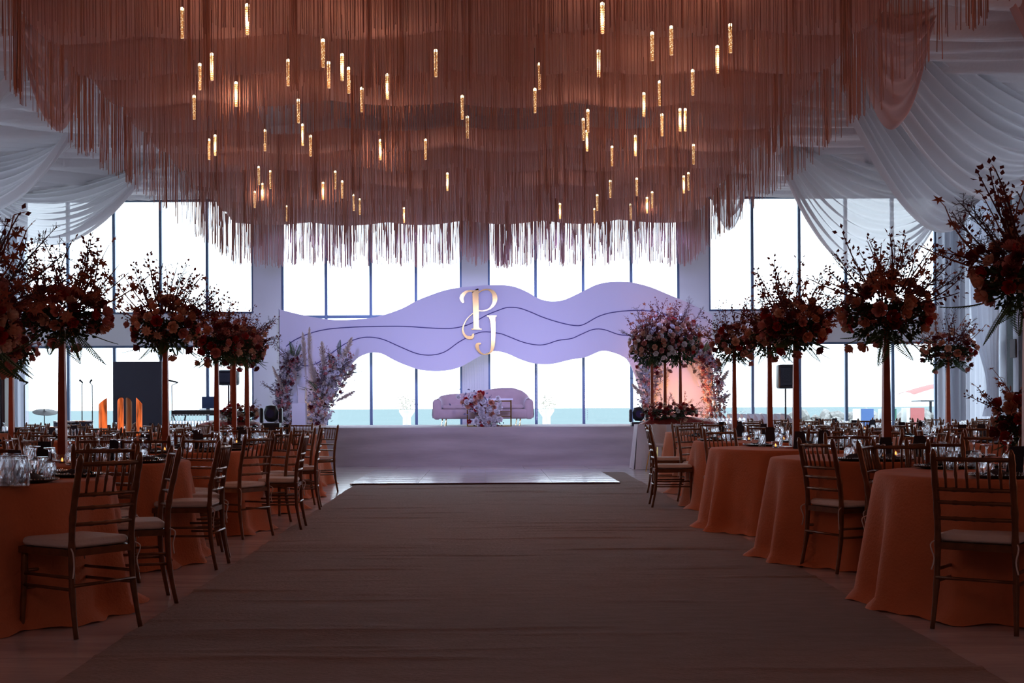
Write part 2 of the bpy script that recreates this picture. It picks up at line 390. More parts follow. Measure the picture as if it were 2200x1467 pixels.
for i, (px, lab) in enumerate(((874, 'white pedestal with white flowers outside, left of the sofa'), (1174, 'white pedestal with white flowers outside, right of the sofa'))):
    p = at(px, 880, 33.5)
    t = thing('garden_pedestal', lab, 'pedestal', (p.x, 33.5, -.15), 0, 'flower pedestals on the terrace')
    MB().lathe([(.16, 0), (.16, .1), (.11, .14), (.10, 1.05), (.15, 1.12), (.2, 1.2), (.2, 1.25)], 16).build('column', mat('white_plaster', (.85, .83, .8), .7), t, True)
    mb = MB()
    for k in range(160):
        d = Vector((rnd.gauss(0, 1), rnd.gauss(0, 1), rnd.gauss(0, .8))).normalized() * rnd.uniform(.1, .3)
        q = Vector((d.x, d.y, 1.42 + d.z)); e = Vector((rnd.uniform(-1, 1), rnd.uniform(-1, 1), rnd.uniform(-1, 1))).normalized() * .035; g = e.orthogonal().normalized() * .022
        mb.add([tuple(q - e), tuple(q + g), tuple(q + e), tuple(q - g)], [(0, 1, 2, 3)])
    mb.build('blossoms', mat('terrace_flowers', (.5, .47, .38), .8, var=.5, scale=8), t, kind='stuff')

# ------------------------------------------------------------------ stage
SY, SZ = 25.7, .755
stg = thing('stage_platform', 'low wide stage platform skirted in wrinkled lilac-grey felt', 'stage', (0, SY, 0))
MB().box(-4.8, 3.62, .06, YB - SY - .1, 0, SZ - .012).build('platform', M_wood, stg)
MB().box(3.63, 5.15, 2.0, YB - SY - .1, 0, SZ).build('rear_platform', M_stagecl, stg)
MB().grid(lambda u, v: (-4.8 + 8.42 * u, .05 * (1 - .5 * v) - .03 + .035 * noise.noise(Vector((u * 9, v * 2.2, 3))) + .015 * math.sin(v * 14 + 3 * noise.noise(Vector((u * 3, v, 0)))), v * SZ), 120, 24).build('skirt', M_stagecl, stg, True)
MB().box(-4.8, 3.62, .02, YB - SY - .1, SZ - .011, SZ).build('stage_carpet', M_stagecl, stg)

BY = 29.25
top = [(600, 663), (603, 665), (650, 676.6), (704, 686), (748, 687), (795, 683), (829, 675), (865, 662), (896, 645.5), (924.5, 634), (955.6, 623.5), (992, 617), (1049, 612.6), (1085, 612.6), (1109, 617), (1134.7, 628), (1153, 639), (1171, 645.5), (1191.7, 647), (1215, 643), (1254, 624.7), (1280, 612), (1305.6, 606), (1334, 605), (1357.5, 606.6), (1396, 616), (1440, 634), (1480, 651), (1530, 676)]
bot = [(700, 914), (708, 860), (730, 808), (758.8, 777.6), (771.7, 766), (792, 758), (808, 757), (823.5, 761), (849.5, 775), (878, 786.7), (904, 794.5), (935, 797), (963.5, 795), (989, 788), (1015, 774), (1044, 758), (1064.5, 753.6), (1090.6, 759.4), (1116.5, 771), (1145, 780), (1168, 782), (1191.7, 780.7), (1228, 772), (1259, 767), (1285, 756), (1300.4, 753), (1321, 758), (1337, 764.6), (1352, 778), (1372, 830), (1388, 914)]
T = [at(x, y, BY) for x, y in spline(top, 3)]
Bt = [at(x, y, BY) for x, y in spline(bot, 3)]
poly = [(p.x, p.z) for p in T] + [(at(1530, 700, BY).x, SZ + .002)] + [(Bt[-1].x, SZ + .002)] + [(p.x, p.z) for p in reversed(Bt[1:-1])] + [(Bt[0].x, SZ + .002), (T[0].x, SZ + .002)]
bd = thing('wave_backdrop', 'white wave-edged backdrop panel on stage washed in violet light', 'backdrop', (0, BY, 0))
# triangulated slab (ear clipping through tessellate)
from mathutils.geometry import tessellate_polygon
def slab_mesh(mb, poly, y0, y1):
    n = len(poly); tri = tessellate_polygon([[Vector((x, z, 0)) for x, z in poly]])
    vs = [(x, y0, z) for x, z in poly] + [(x, y1, z) for x, z in poly]
    fs = [tuple(t) for t in tri] + [tuple(i + n for i in reversed(t)) for t in tri] + [(i, (i + 1) % n, n + (i + 1) % n, n + i) for i in range(n)]
    return mb.add(vs, fs)
slab_mesh(MB(), poly, 0, .12).build('panel', M_panel, bd)
l1 = [(615, 744), (632, 731), (663, 717), (704, 707), (761, 702.5), (813, 701), (870, 701), (917, 704), (963, 705.6), (994.5, 701), (1020, 691), (1046, 676.6), (1072, 666), (1090.6, 660.5), (1114, 661.5), (1137, 669), (1168, 682), (1202, 692.6), (1233, 699), (1254, 697), (1285, 680), (1316, 671), (1362.6, 666.7), (1393.7, 668), (1414, 671), (1440, 682), (1470, 705)]
l2 = [(649, 785), (668, 785), (691, 774.5), (720, 753), (746, 736), (774, 726), (800, 724.5), (826, 730), (860, 745), (896, 759.5), (927, 762.6), (955.6, 755.6), (984, 736), (1005, 724.5), (1036, 713), (1072, 716), (1090.6, 722), (1124, 735), (1155.4, 741), (1176, 738.7), (1199.4, 731), (1228, 727), (1248.6, 718), (1274.5, 707.6), (1298, 708), (1329, 718.5), (1355, 721), (1385, 728)]
for L in (l1, l2):
    MB().tube([(p.x, -.006, p.z) for p in (at(x, y, BY) for x, y in spline(L, 4))], .011, 6).build('wave_line', M_line, bd)
def stroke(mb, pts, yo):
    P = spline(pts, 6); n = len(P); L = []; R = []
    for i in range(n):
        a = P[max(i - 1, 0)]; b = P[min(i + 1, n - 1)]; dx, dy = b[0] - a[0], b[1] - a[1]; l = math.hypot(dx, dy) or 1
        nx, ny = -dy / l, dx / l; w = max(P[i][2], 3) / 2
        for S, lst in ((1, L), (-1, R)):
            q = at(580 + (P[i][0] + nx * w * S) / 3.86, 560 + (P[i][1] + ny * w * S) / 3.86, BY); lst.append((q.x, q.z))
    vs = [(x, yo, z) for x, z in L] + [(x, yo, z) for x, z in R] + [(x, yo + .03, z) for x, z in L] + [(x, yo + .03, z) for x, z in R]
    fs = []
    for i in range(n - 1):
        fs += [(i, i + 1, n + i + 1, n + i), (2 * n + i, 3 * n + i, 3 * n + i + 1, 2 * n + i + 1), (i, 2 * n + i, 2 * n + i + 1, i + 1), (n + i, n + i + 1, 3 * n + i + 1, 3 * n + i)]
    fs += [(0, n, 3 * n, 2 * n), (n - 1, 3 * n - 1, 4 * n - 1, 2 * n - 1)]
    mb.add(vs, fs)
mb = MB()
for k, s_ in enumerate([[(1702, 248, 62), (1704, 270, 52), (1708, 420, 48), (1710, 540, 44), (1712, 566, 60)], [(1670, 568, 8), (1755, 568, 8)],
           [(1730, 250, 10), (1690, 252, 12), (1640, 255, 18), (1605, 280, 30), (1590, 315, 32), (1605, 350, 16)],
           [(1720, 275, 8), (1760, 247, 10), (1810, 241, 14), (1850, 265, 30), (1866, 310, 40), (1855, 360, 28), (1820, 400, 12), (1770, 417, 8), (1722, 415, 8)],
           [(1685, 435, 5), (1630, 490, 7), (1600, 560, 12), (1610, 610, 18), (1640, 637, 24), (1675, 635, 26), (1688, 605, 12)]]): stroke(mb, s_, -.05 - .002 * k)
tag(mb.build('monogram_letter', M_gold, loc=(0, BY, 0)), 'gold mirrored letter P with curled tail on the backdrop', 'letter', 'gold monogram letters')
mb = MB()
for k, s_ in enumerate([[(1800, 461, 8), (1878, 461, 8)], [(1842, 463, 56), (1846, 490, 42), (1852, 560, 36), (1850, 680, 32), (1842, 735, 26), (1830, 760, 16)],
           [(1845, 745, 14), (1815, 770, 12), (1775, 777, 9), (1740, 758, 16), (1720, 722, 28), (1722, 695, 26), (1750, 686, 8)]]): stroke(mb, s_, -.08 - .002 * k)
tag(mb.build('monogram_letter', M_gold, loc=(0, BY, 0)), 'gold mirrored letter J hanging below and right of the P', 'letter', 'gold monogram letters')
# bead strings hanging from the lower edge of the backdrop
def beadcurtain(px0, px1, n, ytop, lab, dens=1):
    a = at(px0, ytop, BY); b = at(px1, ytop, BY); t = thing('bead_curtain', lab, 'bead curtain', (a.x, BY + .05, 0))
    mb = MB()
    for i in range(n):
        x = (b.x - a.x) * i / max(1, n - 1) + rnd.uniform(-.01, .01)
        z = a.z + .1
        mb.tube([(x, 0, z), (x, 0, SZ + .1)], .0016, 3, False)
        while z > SZ + .12:
            r = .011
            mb.add([(x - r, 0, z), (x, -r, z), (x + r, 0, z), (x, r, z), (x, 0, z + r), (x, 0, z - r)], [(0, 1, 4), (1, 2, 4), (2, 3, 4), (3, 0, 4), (1, 0, 5), (2, 1, 5), (3, 2, 5), (0, 3, 5)]); z -= .032 / dens
    mb.build('bead_strings', mat('clear_bead', (.85, .85, .95), .15, .3), t, kind='stuff')
beadcurtain(998, 1040, 9, 768, 'strings of clear beads hanging behind the sofa below the letters')
beadcurtain(1152, 1154, 2, 778, 'strings of clear beads in front of the mullion right of sofa')
beadcurtain(1256, 1262, 2, 765, 'strings of clear beads over the mullion left of right flowers', .7)
# ------------------------------------------------------------------ sofa
def sofa():
    c = at(1038, 912, 28.0); t = thing('curved_sofa', 'pink velvet curved sofa with high sweeping back in the middle of the stage', 'sofa', (c.x, 28.0, SZ))
    W_ = 1.07; D = .42
    def outline(a, off):   # a 0..1 along the back, left arm -> back -> right arm
        th = PI * (1 - a); ex = .55
        cx, sy = math.cos(th), math.sin(th)
        return ((W_ - off) * math.copysign(abs(cx) ** ex, cx), -.38 + (D * 2 - off) * abs(sy) ** .5)
    HP = [(-1.07, .58), (-.98, .66), (-.78, .69), (-.38, .71), (.02, .77), (.42, .82), (.72, .82), (.92, .76), (1.02, .68), (1.07, .58)]
    def toph(a):
        x, y = outline(a, 0); h = HP[-1][1]
        for (xa, ha), (xb, hb) in zip(HP[:-1], HP[1:]):
            if x <= xb: h = ha + (hb - ha) * max(0, (x - xa) / (xb - xa)); break
        return h - (.17 + 0) + .0
    sec = [(0, .16), (-.015, .3), (0, .6), (.03, .9), (.07, .98), (.11, 1.0), (.15, .97), (.18, .88), (.19, .6), (.19, .3), (.19, .16)]
    def fn(u, v):
        i = v * (len(sec) - 1); k = min(int(i), len(sec) - 2); f = i - k
        o = sec[k][0] * (1 - f) + sec[k + 1][0] * f; h = sec[k][1] * (1 - f) + sec[k + 1][1] * f
        x, y = outline(u, o); z0 = .17
        return (x, y, z0 + toph(u) * max(0, (h - .16) / .84))
    mb = MB().grid(fn, 72, 20)
    mb.build('backrest', M_velvet, t, True)
    for s in (-1, 1): MB().rbox(s * W_ - (.19 if s > 0 else 0), s * W_ + (.19 if s < 0 else 0), -.42, -.3, .14, .57, .08).build('arm_front', M_velvet, t, True)
    MB().rbox(-.95, .95, -.43, .28, .15, .36, .06).build('base', M_velvet, t, True)
    MB().rbox(-.86, .86, -.40, .26, .362, .45, .05).build('seat_cushion', M_velvet, t, True)
    for x in (-.86, -.78, .72, .80):
        MB().tube([(x, -.3, .16), (x - .03, -.34, 0)], [.014, .008], 6).build('leg', M_gold, t)
    for x in (-.8, .8): MB().tube([(x, .2, .16), (x, .22, 0)], [.014, .008], 6).build('leg', M_gold, t)
sofa()
def side_table():
    a = at(1003, 917, 26.7); b = at(1097, 917, 26.7); t = thing('console_table', 'narrow gold-framed table with white marble top before the sofa', 'table', (a.x, 26.7, SZ))
    w = b.x - a.x; mb = MB()
    h = .54
    MB().box(-.03, w + .05, -.02, .32, h, h + .035).build('marble_top', mat('white_marble', (.8, .8, .85), .2, var=.1, scale=6), t)
    for x in (0, w):
        for y in (0, .3): MB().box(x, x + .022, y, y + .022, 0, h).build('leg', M_gold, t)
    for z in (.0, h - .03):
        MB().box(.022, w, 0, .022, z, z + .022).build('rail', M_gold, t); MB().box(.022, w, .3, .322, z, z + .022).build('rail', M_gold, t)
    for z in (.2, .3): MB().box(w - .25, w, 0, .015, z, z + .015).build('rail', M_gold, t)
side_table()

# ------------------------------------------------------------------ flowers
def rose_mesh(m, seed):
    r = random.Random(seed); mb = MB()
    for ring, (n, rad, h, op) in enumerate([(3, .25, .95, .1), (4, .42, .92, .3), (5, .68, .75, .6), (6, .95, .5, 1.0)]):
        for k in range(n):
            a0 = 2 * PI * (k + .4 * ring) / n + r.uniform(-.1, .1); wd = 2.4 * PI / n * .62
            def fn(u, v):
                a = a0 + (u - .5) * wd * (1 - .15 * v * v) * 1.3
                z = -.45 + (h + .45) * v
                rr = rad * (.35 + .65 * math.sin(min(1, v * 1.15) * PI / 2)) * (1 + .16 * op * v ** 4) - .10 * rad * (2 * u - 1) ** 2 * v
                return (rr * math.cos(a), rr * math.sin(a), z - .22 * op * v ** 5 - .12 * (2 * u - 1) ** 2 * v)
            mb.grid(fn, 3, 4)
    return mb.mesh('rose', m, True)
def daisy_mesh(m):
    mb = MB()
    for k in range(9):
        a = 2 * PI * k / 9; c, s = math.cos(a), math.sin(a)
        mb.add([(0, 0, 0), (.55 * c - .28 * s, .55 * s + .28 * c, .2), (1.05 * c, 1.05 * s, .1), (.55 * c + .28 * s, .55 * s - .28 * c, .2)], [(0, 1, 2, 3)])
    mb.ball((0, 0, .1), (.25, .25, .16), 8, 4); return mb.mesh('daisy', m)
RM = [[rose_mesh(m, i * 3 + j) for j in range(2)] for i, m in enumerate(ROSES)]
DM = [daisy_mesh(m) for m in ROSES]
def leafpoly(mb, c, d, nrm, L, w):
    d = d.normalized(); s = d.cross(nrm)
    if s.length < 1e-3: s = d.orthogonal()
    s = s.normalized() * w; n2 = s.cross(d).normalized() * w * .3
    mb.add([tuple(c), tuple(c + d * L * .45 + s + n2), tuple(c + d * L), tuple(c + d * L * .45 - s + n2)], [(0, 1, 2), (0, 2, 3)])
def star(mb, c, d, nrm, R):
    d = d.normalized(); s = d.cross(nrm)
    if s.length < 1e-3: s = d.orthogonal()
    s.normalize(); vs = [tuple(c)]
    rad = [.25, .8, .35, .95, .4, 1.1, .4, .95, .35, .8]
    for k, r in enumerate(rad):
        a = (k - 5) * .56; vs.append(tuple(c + (d * math.cos(a) + s * math.sin(a)) * R * r + nrm * (.1 * R * (k % 2))))
    mb.add(vs, [(0, k, k % 10 + 1) for k in range(1, 11)])
def rv(r=rnd): return Vector((r.gauss(0, 1), r.gauss(0, 1), r.gauss(0, 1))).normalized()
def branch_mesh(kind, seed):
    r = random.Random(seed); mb = MB(); st = MB()
    L = .36; bend = Vector((r.uniform(-.12, .12), r.uniform(-.12, .12), 0))
    P = [bend * (t * t) + Vector((0, 0, L * t)) for t in [i / 6 for i in range(7)]]
    mb.tube(P, [.0058 - .0005 * i for i in range(7)], 4)
    if kind == 'maple':
        for k in range(9):
            t = .3 + .7 * k / 8; p = P[min(6, int(t * 6))]; d = (rv(r) + Vector((0, 0, .3))).normalized(); q = p + d * r.uniform(.02, .06)
            mb.tube([p, q], .0022, 3, False); star(mb, q, d, (rv(r) * .7 + Vector((0, -1, 0))).normalized(), r.uniform(.026, .042))
    elif kind == 'oval':
        for k in range(26):
            t = .15 + .85 * k / 25; i = min(5, int(t * 6)); p = P[i].lerp(P[i + 1], t * 6 - i); d = rv(r); d.z = abs(d.z) * .6 + .2; q = p + d * r.uniform(.0, .04)
            leafpoly(mb, q, d, rv(r), r.uniform(.025, .04), .011)
    elif kind == 'twig':
        for k in range(26):
            t = .15 + .85 * k / 25; i = min(5, int(t * 6)); p = P[i].lerp(P[i + 1], t * 6 - i); d = (rv(r) + Vector((0, 0, .9))).normalized(); q = p + d * r.uniform(.05, .11)
            mb.tube([p, q], [.0022, .0014], 3, False)
            for j in range(4):
                s = p.lerp(q, .3 + .2 * j); e = s + (rv(r) + Vector((0, 0, .5))).normalized() * .028; mb.tube([s, e], [.0015, .0012], 3, False)
    elif kind == 'fern':
        for k in range(22):
            t = .08 + .92 * k / 21; i = min(5, int(t * 6)); p = P[i].lerp(P[i + 1], t * 6 - i); w = .075 * math.sin(PI * (.15 + .8 * t))
            for s in (-1, 1): leafpoly(mb, p, Vector((s, 0, .55)), Vector((0, 1, 0)), w, .007)
    return mb.mesh('sprig', {'maple': M_maple, 'oval': M_burg, 'twig': M_twig, 'fern': M_green2}[kind], False)
BM = {k: [branch_mesh(k, 10 * i + 3) for i in range(3)] for k in ('maple', 'oval', 'twig', 'fern')}
def foliage(nleaf, rx, rz, m_, seed, hole=.25, low=-1, high=1, sz=.05):
    r = random.Random(seed); mb = MB()
    for _ in range(nleaf):
        d = rv(r); d.z = max(low, min(high, d.z)); q = r.uniform(hole, 1.0) ** .6
        p = Vector((d.x * rx * q, d.y * rx * q, d.z * rz * q)); e = (d + rv(r) * .9).normalized()
        leafpoly(mb, p, e, rv(r), sz * r.uniform(.7, 1.4), sz * .33)
    return mb.mesh('foliage', m_)
FG = [foliage(900, 1, .8, M_green, i, low=-1, high=.35, sz=.15) for i in range(3)]
FB = [foliage(700, 1, .9, M_burg, 50 + i, low=-.5, high=1, sz=.13) for i in range(3)]
def centre_flowers(name, lab, loc, rx, rz, seed, nrose=46, sprig=16, palette=(0, 0, 1, 1, 2, 3, 4, 4), up=.42, flrad=.058, stand=None, fern=8, group=None, cat='flower arrangement', squash=1.0):
    """flower head centred at local (0,0,hz); stand = (height of pole)"""
    r = random.Random(seed); t = thing(name, lab, cat, loc, 0, group)
    hz = stand if stand else rz * .8
    if stand:
        MB().box(-.13, .13, -.13, .13, 0, .012).build('base_plate', M_rust, t)
        mb = MB(); top_z = hz - rz * .3; w0, w1 = .030, .020
        mb.add([(-w0, -w0, .012), (w0, -w0, .012), (w0, w0, .012), (-w0, w0, .012), (-w1, -w1, top_z), (w1, -w1, top_z), (w1, w1, top_z), (-w1, w1, top_z)], [(0, 3, 2, 1), (4, 5, 6, 7), (0, 1, 5, 4), (1, 2, 6, 5), (2, 3, 7, 6), (3, 0, 4, 7)])
        mb.build('pole', M_rust, t)
        MB().lathe([(.03, top_z - .01), (.16, top_z), (.16, top_z + .012)], 12).build('flower_holder', M_rust, t)
    obj('foliage', FG[seed % 3], t, loc=(0, 0, hz - rz * .12), scale=(rx * .88, rx * .88, rz * .95), rot=r.random() * 6, kind='stuff')
    obj('burgundy_foliage', FB[seed % 3], t, loc=(0, 0, hz + rz * .08), scale=(rx * .86, rx * .86, rz * .95), rot=r.random() * 6, kind='stuff')
    ga = PI * (3 - math.sqrt(5))
    for k in range(nrose):
        z = 1 - 1.55 * (k + .5) / nrose; a = k * ga + r.uniform(-.25, .25); s = math.sqrt(max(0, 1 - z * z))
        q = r.uniform(.80, 1.03); d = Vector((s * math.cos(a), s * math.sin(a), z))
        p = Vector((d.x * rx * q, d.y * rx * q, hz + d.z * rz * q)); n = Vector((d.x / rx, d.y / rx, d.z / rz)).normalized() + rv(r) * .25
        ci = r.choice(palette); me = r.choice(RM[ci]) if r.random() > .12 else DM[ci]
        obj('rose' if me in RM[ci] else 'daisy', me, t, loc=p, rot=n.to_track_quat('Z', 'Y'), scale=flrad * r.uniform(.75, 1.15))
    for k in range(sprig):
        a = r.uniform(0, 2 * PI); e = r.uniform(.12, 1.25); d = Vector((math.cos(a) * math.cos(e), math.sin(a) * math.cos(e), math.sin(e)))
        p = Vector((d.x * rx * .72, d.y * rx * .72, hz + d.z * rz * .72)); kind = r.choice(['maple', 'oval', 'twig', 'oval', 'oval', 'maple'])
        obj({'maple': 'maple_branch', 'oval': 'leafy_branch', 'twig': 'dry_twig'}[kind], r.choice(BM[kind]), t, loc=p, rot=(d + rv(r) * .2).to_track_quat('Z', 'Y'), scale=r.uniform(.75, 1.3) * up / .42)
    for k in range(fern):
        a = 2 * PI * k / fern + r.uniform(-.3, .3); d = Vector((math.cos(a), math.sin(a), -r.uniform(.5, 1.6))).normalized()
        p = Vector((d.x * rx * .45, d.y * rx * .45, hz - rz * .45))
        obj('fern_frond', r.choice(BM['fern']), t, loc=p, rot=(d).to_track_quat('Z', 'Y'), scale=r.uniform(.7, 1.0) * up / .42)
    for k in range(3):
        a = r.uniform(0, 6.28); p = Vector((math.cos(a) * rx * .75, math.sin(a) * rx * .75, hz - rz * r.uniform(.75, 1.05)))
        ci = r.choice(palette); obj('rose', RM[ci][0], t, loc=p, rot=(Vector((math.cos(a), math.sin(a), -.8))).to_track_quat('Z', 'Y'), scale=flrad * .95)
    return t

# ------------------------------------------------------------------ chairs
def bamboo(mb, pts, r0, knots, n=7):
    P = spline(pts, 5); m = len(P); R = [r0 * (1 + (.28 if any(abs(i / (m - 1) - k) < .55 / (m - 1) for k in knots) else 0)) for i in range(m)]
    mb.tube(P, R, n)
def chair_parts():
    parts = []
    def P(name, mb, m=M_chair, smooth=True, sub=None): parts.append((name, mb.mesh(name, m, smooth), sub))
    for s in (-1, 1):
        mb = MB(); pts = spline([(s * .205, -.255, 0), (s * .195, -.215, .22), (s * .19, -.205, .44), (s * .19, -.215, .60), (s * .19, -.25, .78), (s * .19, -.275, .895)], 4)
        R = [.0125 + .004 * min(1, p[2] / .4) for p in pts]
        for k in (4, 8, 12, 15, 18): R[k] *= 1.2
        pts.append((s * .19, -.281, .92)); R.append(.006)
        mb.tube(pts, R, 8); P('back_post', mb)
    for s in (-1, 1):
        mb = MB(); pts = spline([(s * .19, .195, 0), (s * .185, .185, .2), (s * .18, .18, .42)], 4); R = [.0115 + .006 * p[2] / .42 for p in pts]
        R[3] *= 1.2; R[6] *= 1.2; mb.tube(pts, R, 8); P('leg', mb)
    for z, y, r in ((.868, -.268, .012), (.714, -.238, .0105), (.647, -.225, .0105), (.565, -.213, .0105)):
        mb = MB(); bamboo(mb, [(-.185, y, z), (-.09, y - .016, z), (0, y - .02, z), (.09, y - .016, z), (.185, y, z)], r, (.25, .5, .75)); P('back_rail', mb)
    for i in range(6):
        x = -.135 + .054 * i; o = .018 * (1 - (x / .19) ** 2); mb = MB()
        mb.tube([(x, -.238 - o, .716), (x, -.246 - o, .76), (x, -.253 - o, .79), (x, -.26 - o, .82), (x, -.268 - o, .866)], [.0065, .0065, .0095, .0065, .0065], 6); P('spindle', mb)
    mb = MB(); mb.add([(-.195, -.215, .405), (.195, -.215, .405), (.205, .20, .405), (-.205, .20, .405), (-.195, -.215, .44), (.195, -.215, .44), (.205, .20, .44), (-.205, .20, .44)], [(0, 3, 2, 1), (4, 5, 6, 7), (0, 1, 5, 4), (1, 2, 6, 5), (2, 3, 7, 6), (3, 0, 4, 7)]); P('seat', mb, smooth=False)
    for a, b in (((-.186, .185, .31), (.186, .185, .31)), ((-.188, .19, .22), (.188, .19, .22)), ((-.195, -.225, .26), (.195, -.225, .26))):
        mb = MB(); mb.tube([a, b], .009, 6); P('stretcher', mb)
    for s in (-1, 1):
        for z in (.30, .24):
            mb = MB(); mb.tube([(s * .194, -.215, z), (s * .187, .185, z)], .009, 6); P('stretcher', mb)
    mb = MB().rbox(-.20, .20, -.20, .205, .441, .487, .05)
    P('cushion', mb, M_cush)
    mb = MB()
    for s in (-1, 1):
        mb.tube(spline([(s * .19, -.19, .455), (s * .215, -.245, .43), (s * .20, -.235, .36), (s * .212, -.24, .30)], 4), .004, 4)
    parts.append(('cushion_tie', mb.mesh('cushion_tie', M_cush, True), 'cushion'))
    return parts
CP = chair_parts()
def joined(parts):
    res = {}
    for nm, me, sub in parts:
        k = me.materials[0].name; mb = res.setdefault(k, MB()); mb.add([tuple(v.co) for v in me.vertices], [tuple(p.vertices) for p in me.polygons])
    return res
_j = joined([p for p in CP if p[0] != 'cushion_tie'])
JF = _j[M_chair.name].mesh('chair_frame', M_chair, True); JC = _j[M_cush.name].mesh('cushion', M_cush, True)
def chair(x, y, face, lab, group, detail=True):
    rz = math.atan2(face[1], face[0]) - PI / 2
    t = thing('banquet_chair', lab, 'chair', (x, y, 0.0), rz, group)
    if detail:
        cu = None
        for nm, me, sub in CP:
            o = obj(nm, me, cu if sub else t)
            if nm == 'cushion': cu = o; o['label'] = 'ivory tie-on seat cushion'
    else:
        obj('chair_frame', JF, t); obj('cushion', JC, t)
    return t

# ------------------------------------------------------------------ tables
def cloth_mesh(seed, R=.85, H=.75, white=False):
    r = random.Random(seed); ph = [r.uniform(0, 6.28) for _ in range(4)]; nf = r.choice([11, 12, 13]); mb = MB()
    def disp(t, k):  # k 0 at the table edge .. 1 at the floor
        f = math.sin(nf * t + ph[0] + .8 * math.sin(2 * t + ph[1])); g = math.sin((nf * 2 - 5) * t + ph[2])
        return (.055 * f + .02 * g) * k ** .7
    prof = [(0.001, H), (R * .5, H), (R * .9, H), (R - .012, H), (R - .002, H - .006), (R + .004, H - .025)]
    for j in range(1, 13):
        k = j / 12; prof.append((R + .004 + .085 * k ** 1.1 + (.05 if j == 12 else 0), (H - .025) * (1 - k) + .004))
    def fn(rr, z, t, j):
        if j < 5: return rr
        k = max(0, (j - 5) / 12); return rr + disp(t, k) + (.03 * math.sin(9 * t + ph[3]) if j == 17 else 0)
    mb.lathe(list(reversed(prof)), 144, fn=lambda rr, z, t, j: fn(rr, z, t, len(prof) - 1 - j))
    n = 144; mb.f = [f for f in mb.f if len(f) == 4]
    mb.v = [(x, y, z + (.006 * math.sin(30 * math.atan2(y, x)) if z < .01 else 0) + (.004 if z < .01 else 0)) for x, y, z in mb.v]
    return mb.mesh('tablecloth', M_white if white else M_cloth, True)
CM = [cloth_mesh(i) for i in range(5)]
def tumbler_mesh():
    mb = MB(); n = 20; prof = [(.030, .006), (.0345, .0), (.037, .004), (.0365, .03), (.0355, .05), (.034, .08), (.0325, .108), (.030, .115), (.001, .1155)]
    def fn(r, z, t, j): return r * (1 + (.055 * (1 if int(round(t / (2 * PI) * n)) % 2 else -1) * (1 if j % 2 else -1) if 2 < j < 7 else 0))
    mb.lathe(prof, n, fn=fn); mb.lathe([(.001, .100), (.026, .099), (.028, .07), (.030, .006)], n)
    return mb.mesh('tumbler', M_glass)
def goblet_mesh():
    mb = MB(); n = 18; prof = [(.028, .003), (.031, .0), (.036, .02), (.0385, .045), (.036, .07), (.026, .092), (.012, .104), (.006, .112), (.0055, .15), (.009, .162), (.032, .170), (.032, .1735), (.001, .175)]
    def fn(r, z, t, j): return r * (1 + (.06 * (1 if int(round(t / (2 * PI) * n)) % 2 else -1) * (1 if j % 2 else -1) if 1 < j < 6 else 0))
    mb.lathe(prof, n, fn=fn); mb.lathe([(.001, .092), (.02, .086), (.031, .065), (.034, .045), (.028, .003)], n)
    return mb.mesh('goblet', M_glass)
def wine_mesh():
    mb = MB(); mb.lathe([(.03, 0), (.033, 0), (.042, .04), (.043, .07), (.03, .105), (.006, .12), (.004, .2), (.008, .212), (.034, .218), (.034, .22), (.001, .221)], 14)
    mb.lathe([(.001, .114), (.027, .1), (.040, .07), (.039, .04), (.03, 0)], 14); return mb.mesh('wine_glass', M_glass, True)
TM, GM, WM = tumbler_mesh(), goblet_mesh(), wine_mesh()
PM = MB().lathe([(.09, .001), (.11, .0), (.158, .012), (.165, .016), (.163, .019), (.11, .008), (.001, .006)], 32).mesh('dish', M_plate, True)
mb = MB()
for k in range(56):
    a = 2 * PI * k / 56; mb.ball((.161 * math.cos(a), .161 * math.sin(a), .021), .0042, 5, 3)
PB = mb.mesh('beaded_rim', M_bead)
def napkin_mesh(seed):
    r = random.Random(seed)
    def fn(u, v):
        x, y = (u - .5) * .17, (v - .5) * .15; d = math.hypot(x, y) / .1
        return (x, y, .006 + .03 * max(0, 1 - d * .9) + .014 * abs(noise.noise(Vector((x * 30, y * 30, seed)))) + .008 * math.sin(40 * x + 30 * y))
    mb = MB().grid(fn, 12, 12); mb.grid(lambda u, v: (fn(u, v)[0] * .98, fn(u, v)[1] * .98, .001), 1, 1)
    return mb.mesh('napkin', M_navy, True)
NM = [napkin_mesh(i) for i in range(3)]
def card_mesh():
    mb = MB(); a, h, w = .035, .16, .055
    mb.add([(-w, -a, 0), (w, -a, 0), (w * .8, 0, h), (-w * .8, 0, h), (-w, a, 0), (w, a, 0), (-w, -a + .004, 0), (w, -a + .004, 0), (w * .8, 0, h - .006), (-w * .8, 0, h - .006), (-w, a - .004, 0), (w, a - .004, 0)],
           [(0, 1, 2, 3), (5, 4, 3, 2), (7, 6, 9, 8), (10, 11, 8, 9), (0, 3, 9, 6), (3, 4, 10, 9), (1, 7, 8, 2), (2, 8, 11, 5), (0, 6, 7, 1), (4, 5, 11, 10)])
    return mb.mesh('menu_card', M_navy)
KM = card_mesh()
HM = MB().lathe([(.02, .004), (.028, 0), (.034, .02), (.036, .06), (.033, .061), (.031, .02), (.02, .008), (.001, .008)], 14).mesh('cup', M_glass, True)
FM = MB().lathe([(.001, .014), (.005, .018), (.006, .024), (.003, .033), (.001, .040)], 8).mesh('flame', M_flame, True)
WX = MB().lathe([(.02, .009), (.02, .014), (.001, .0145)], 10).mesh('wax', M_cush, True)

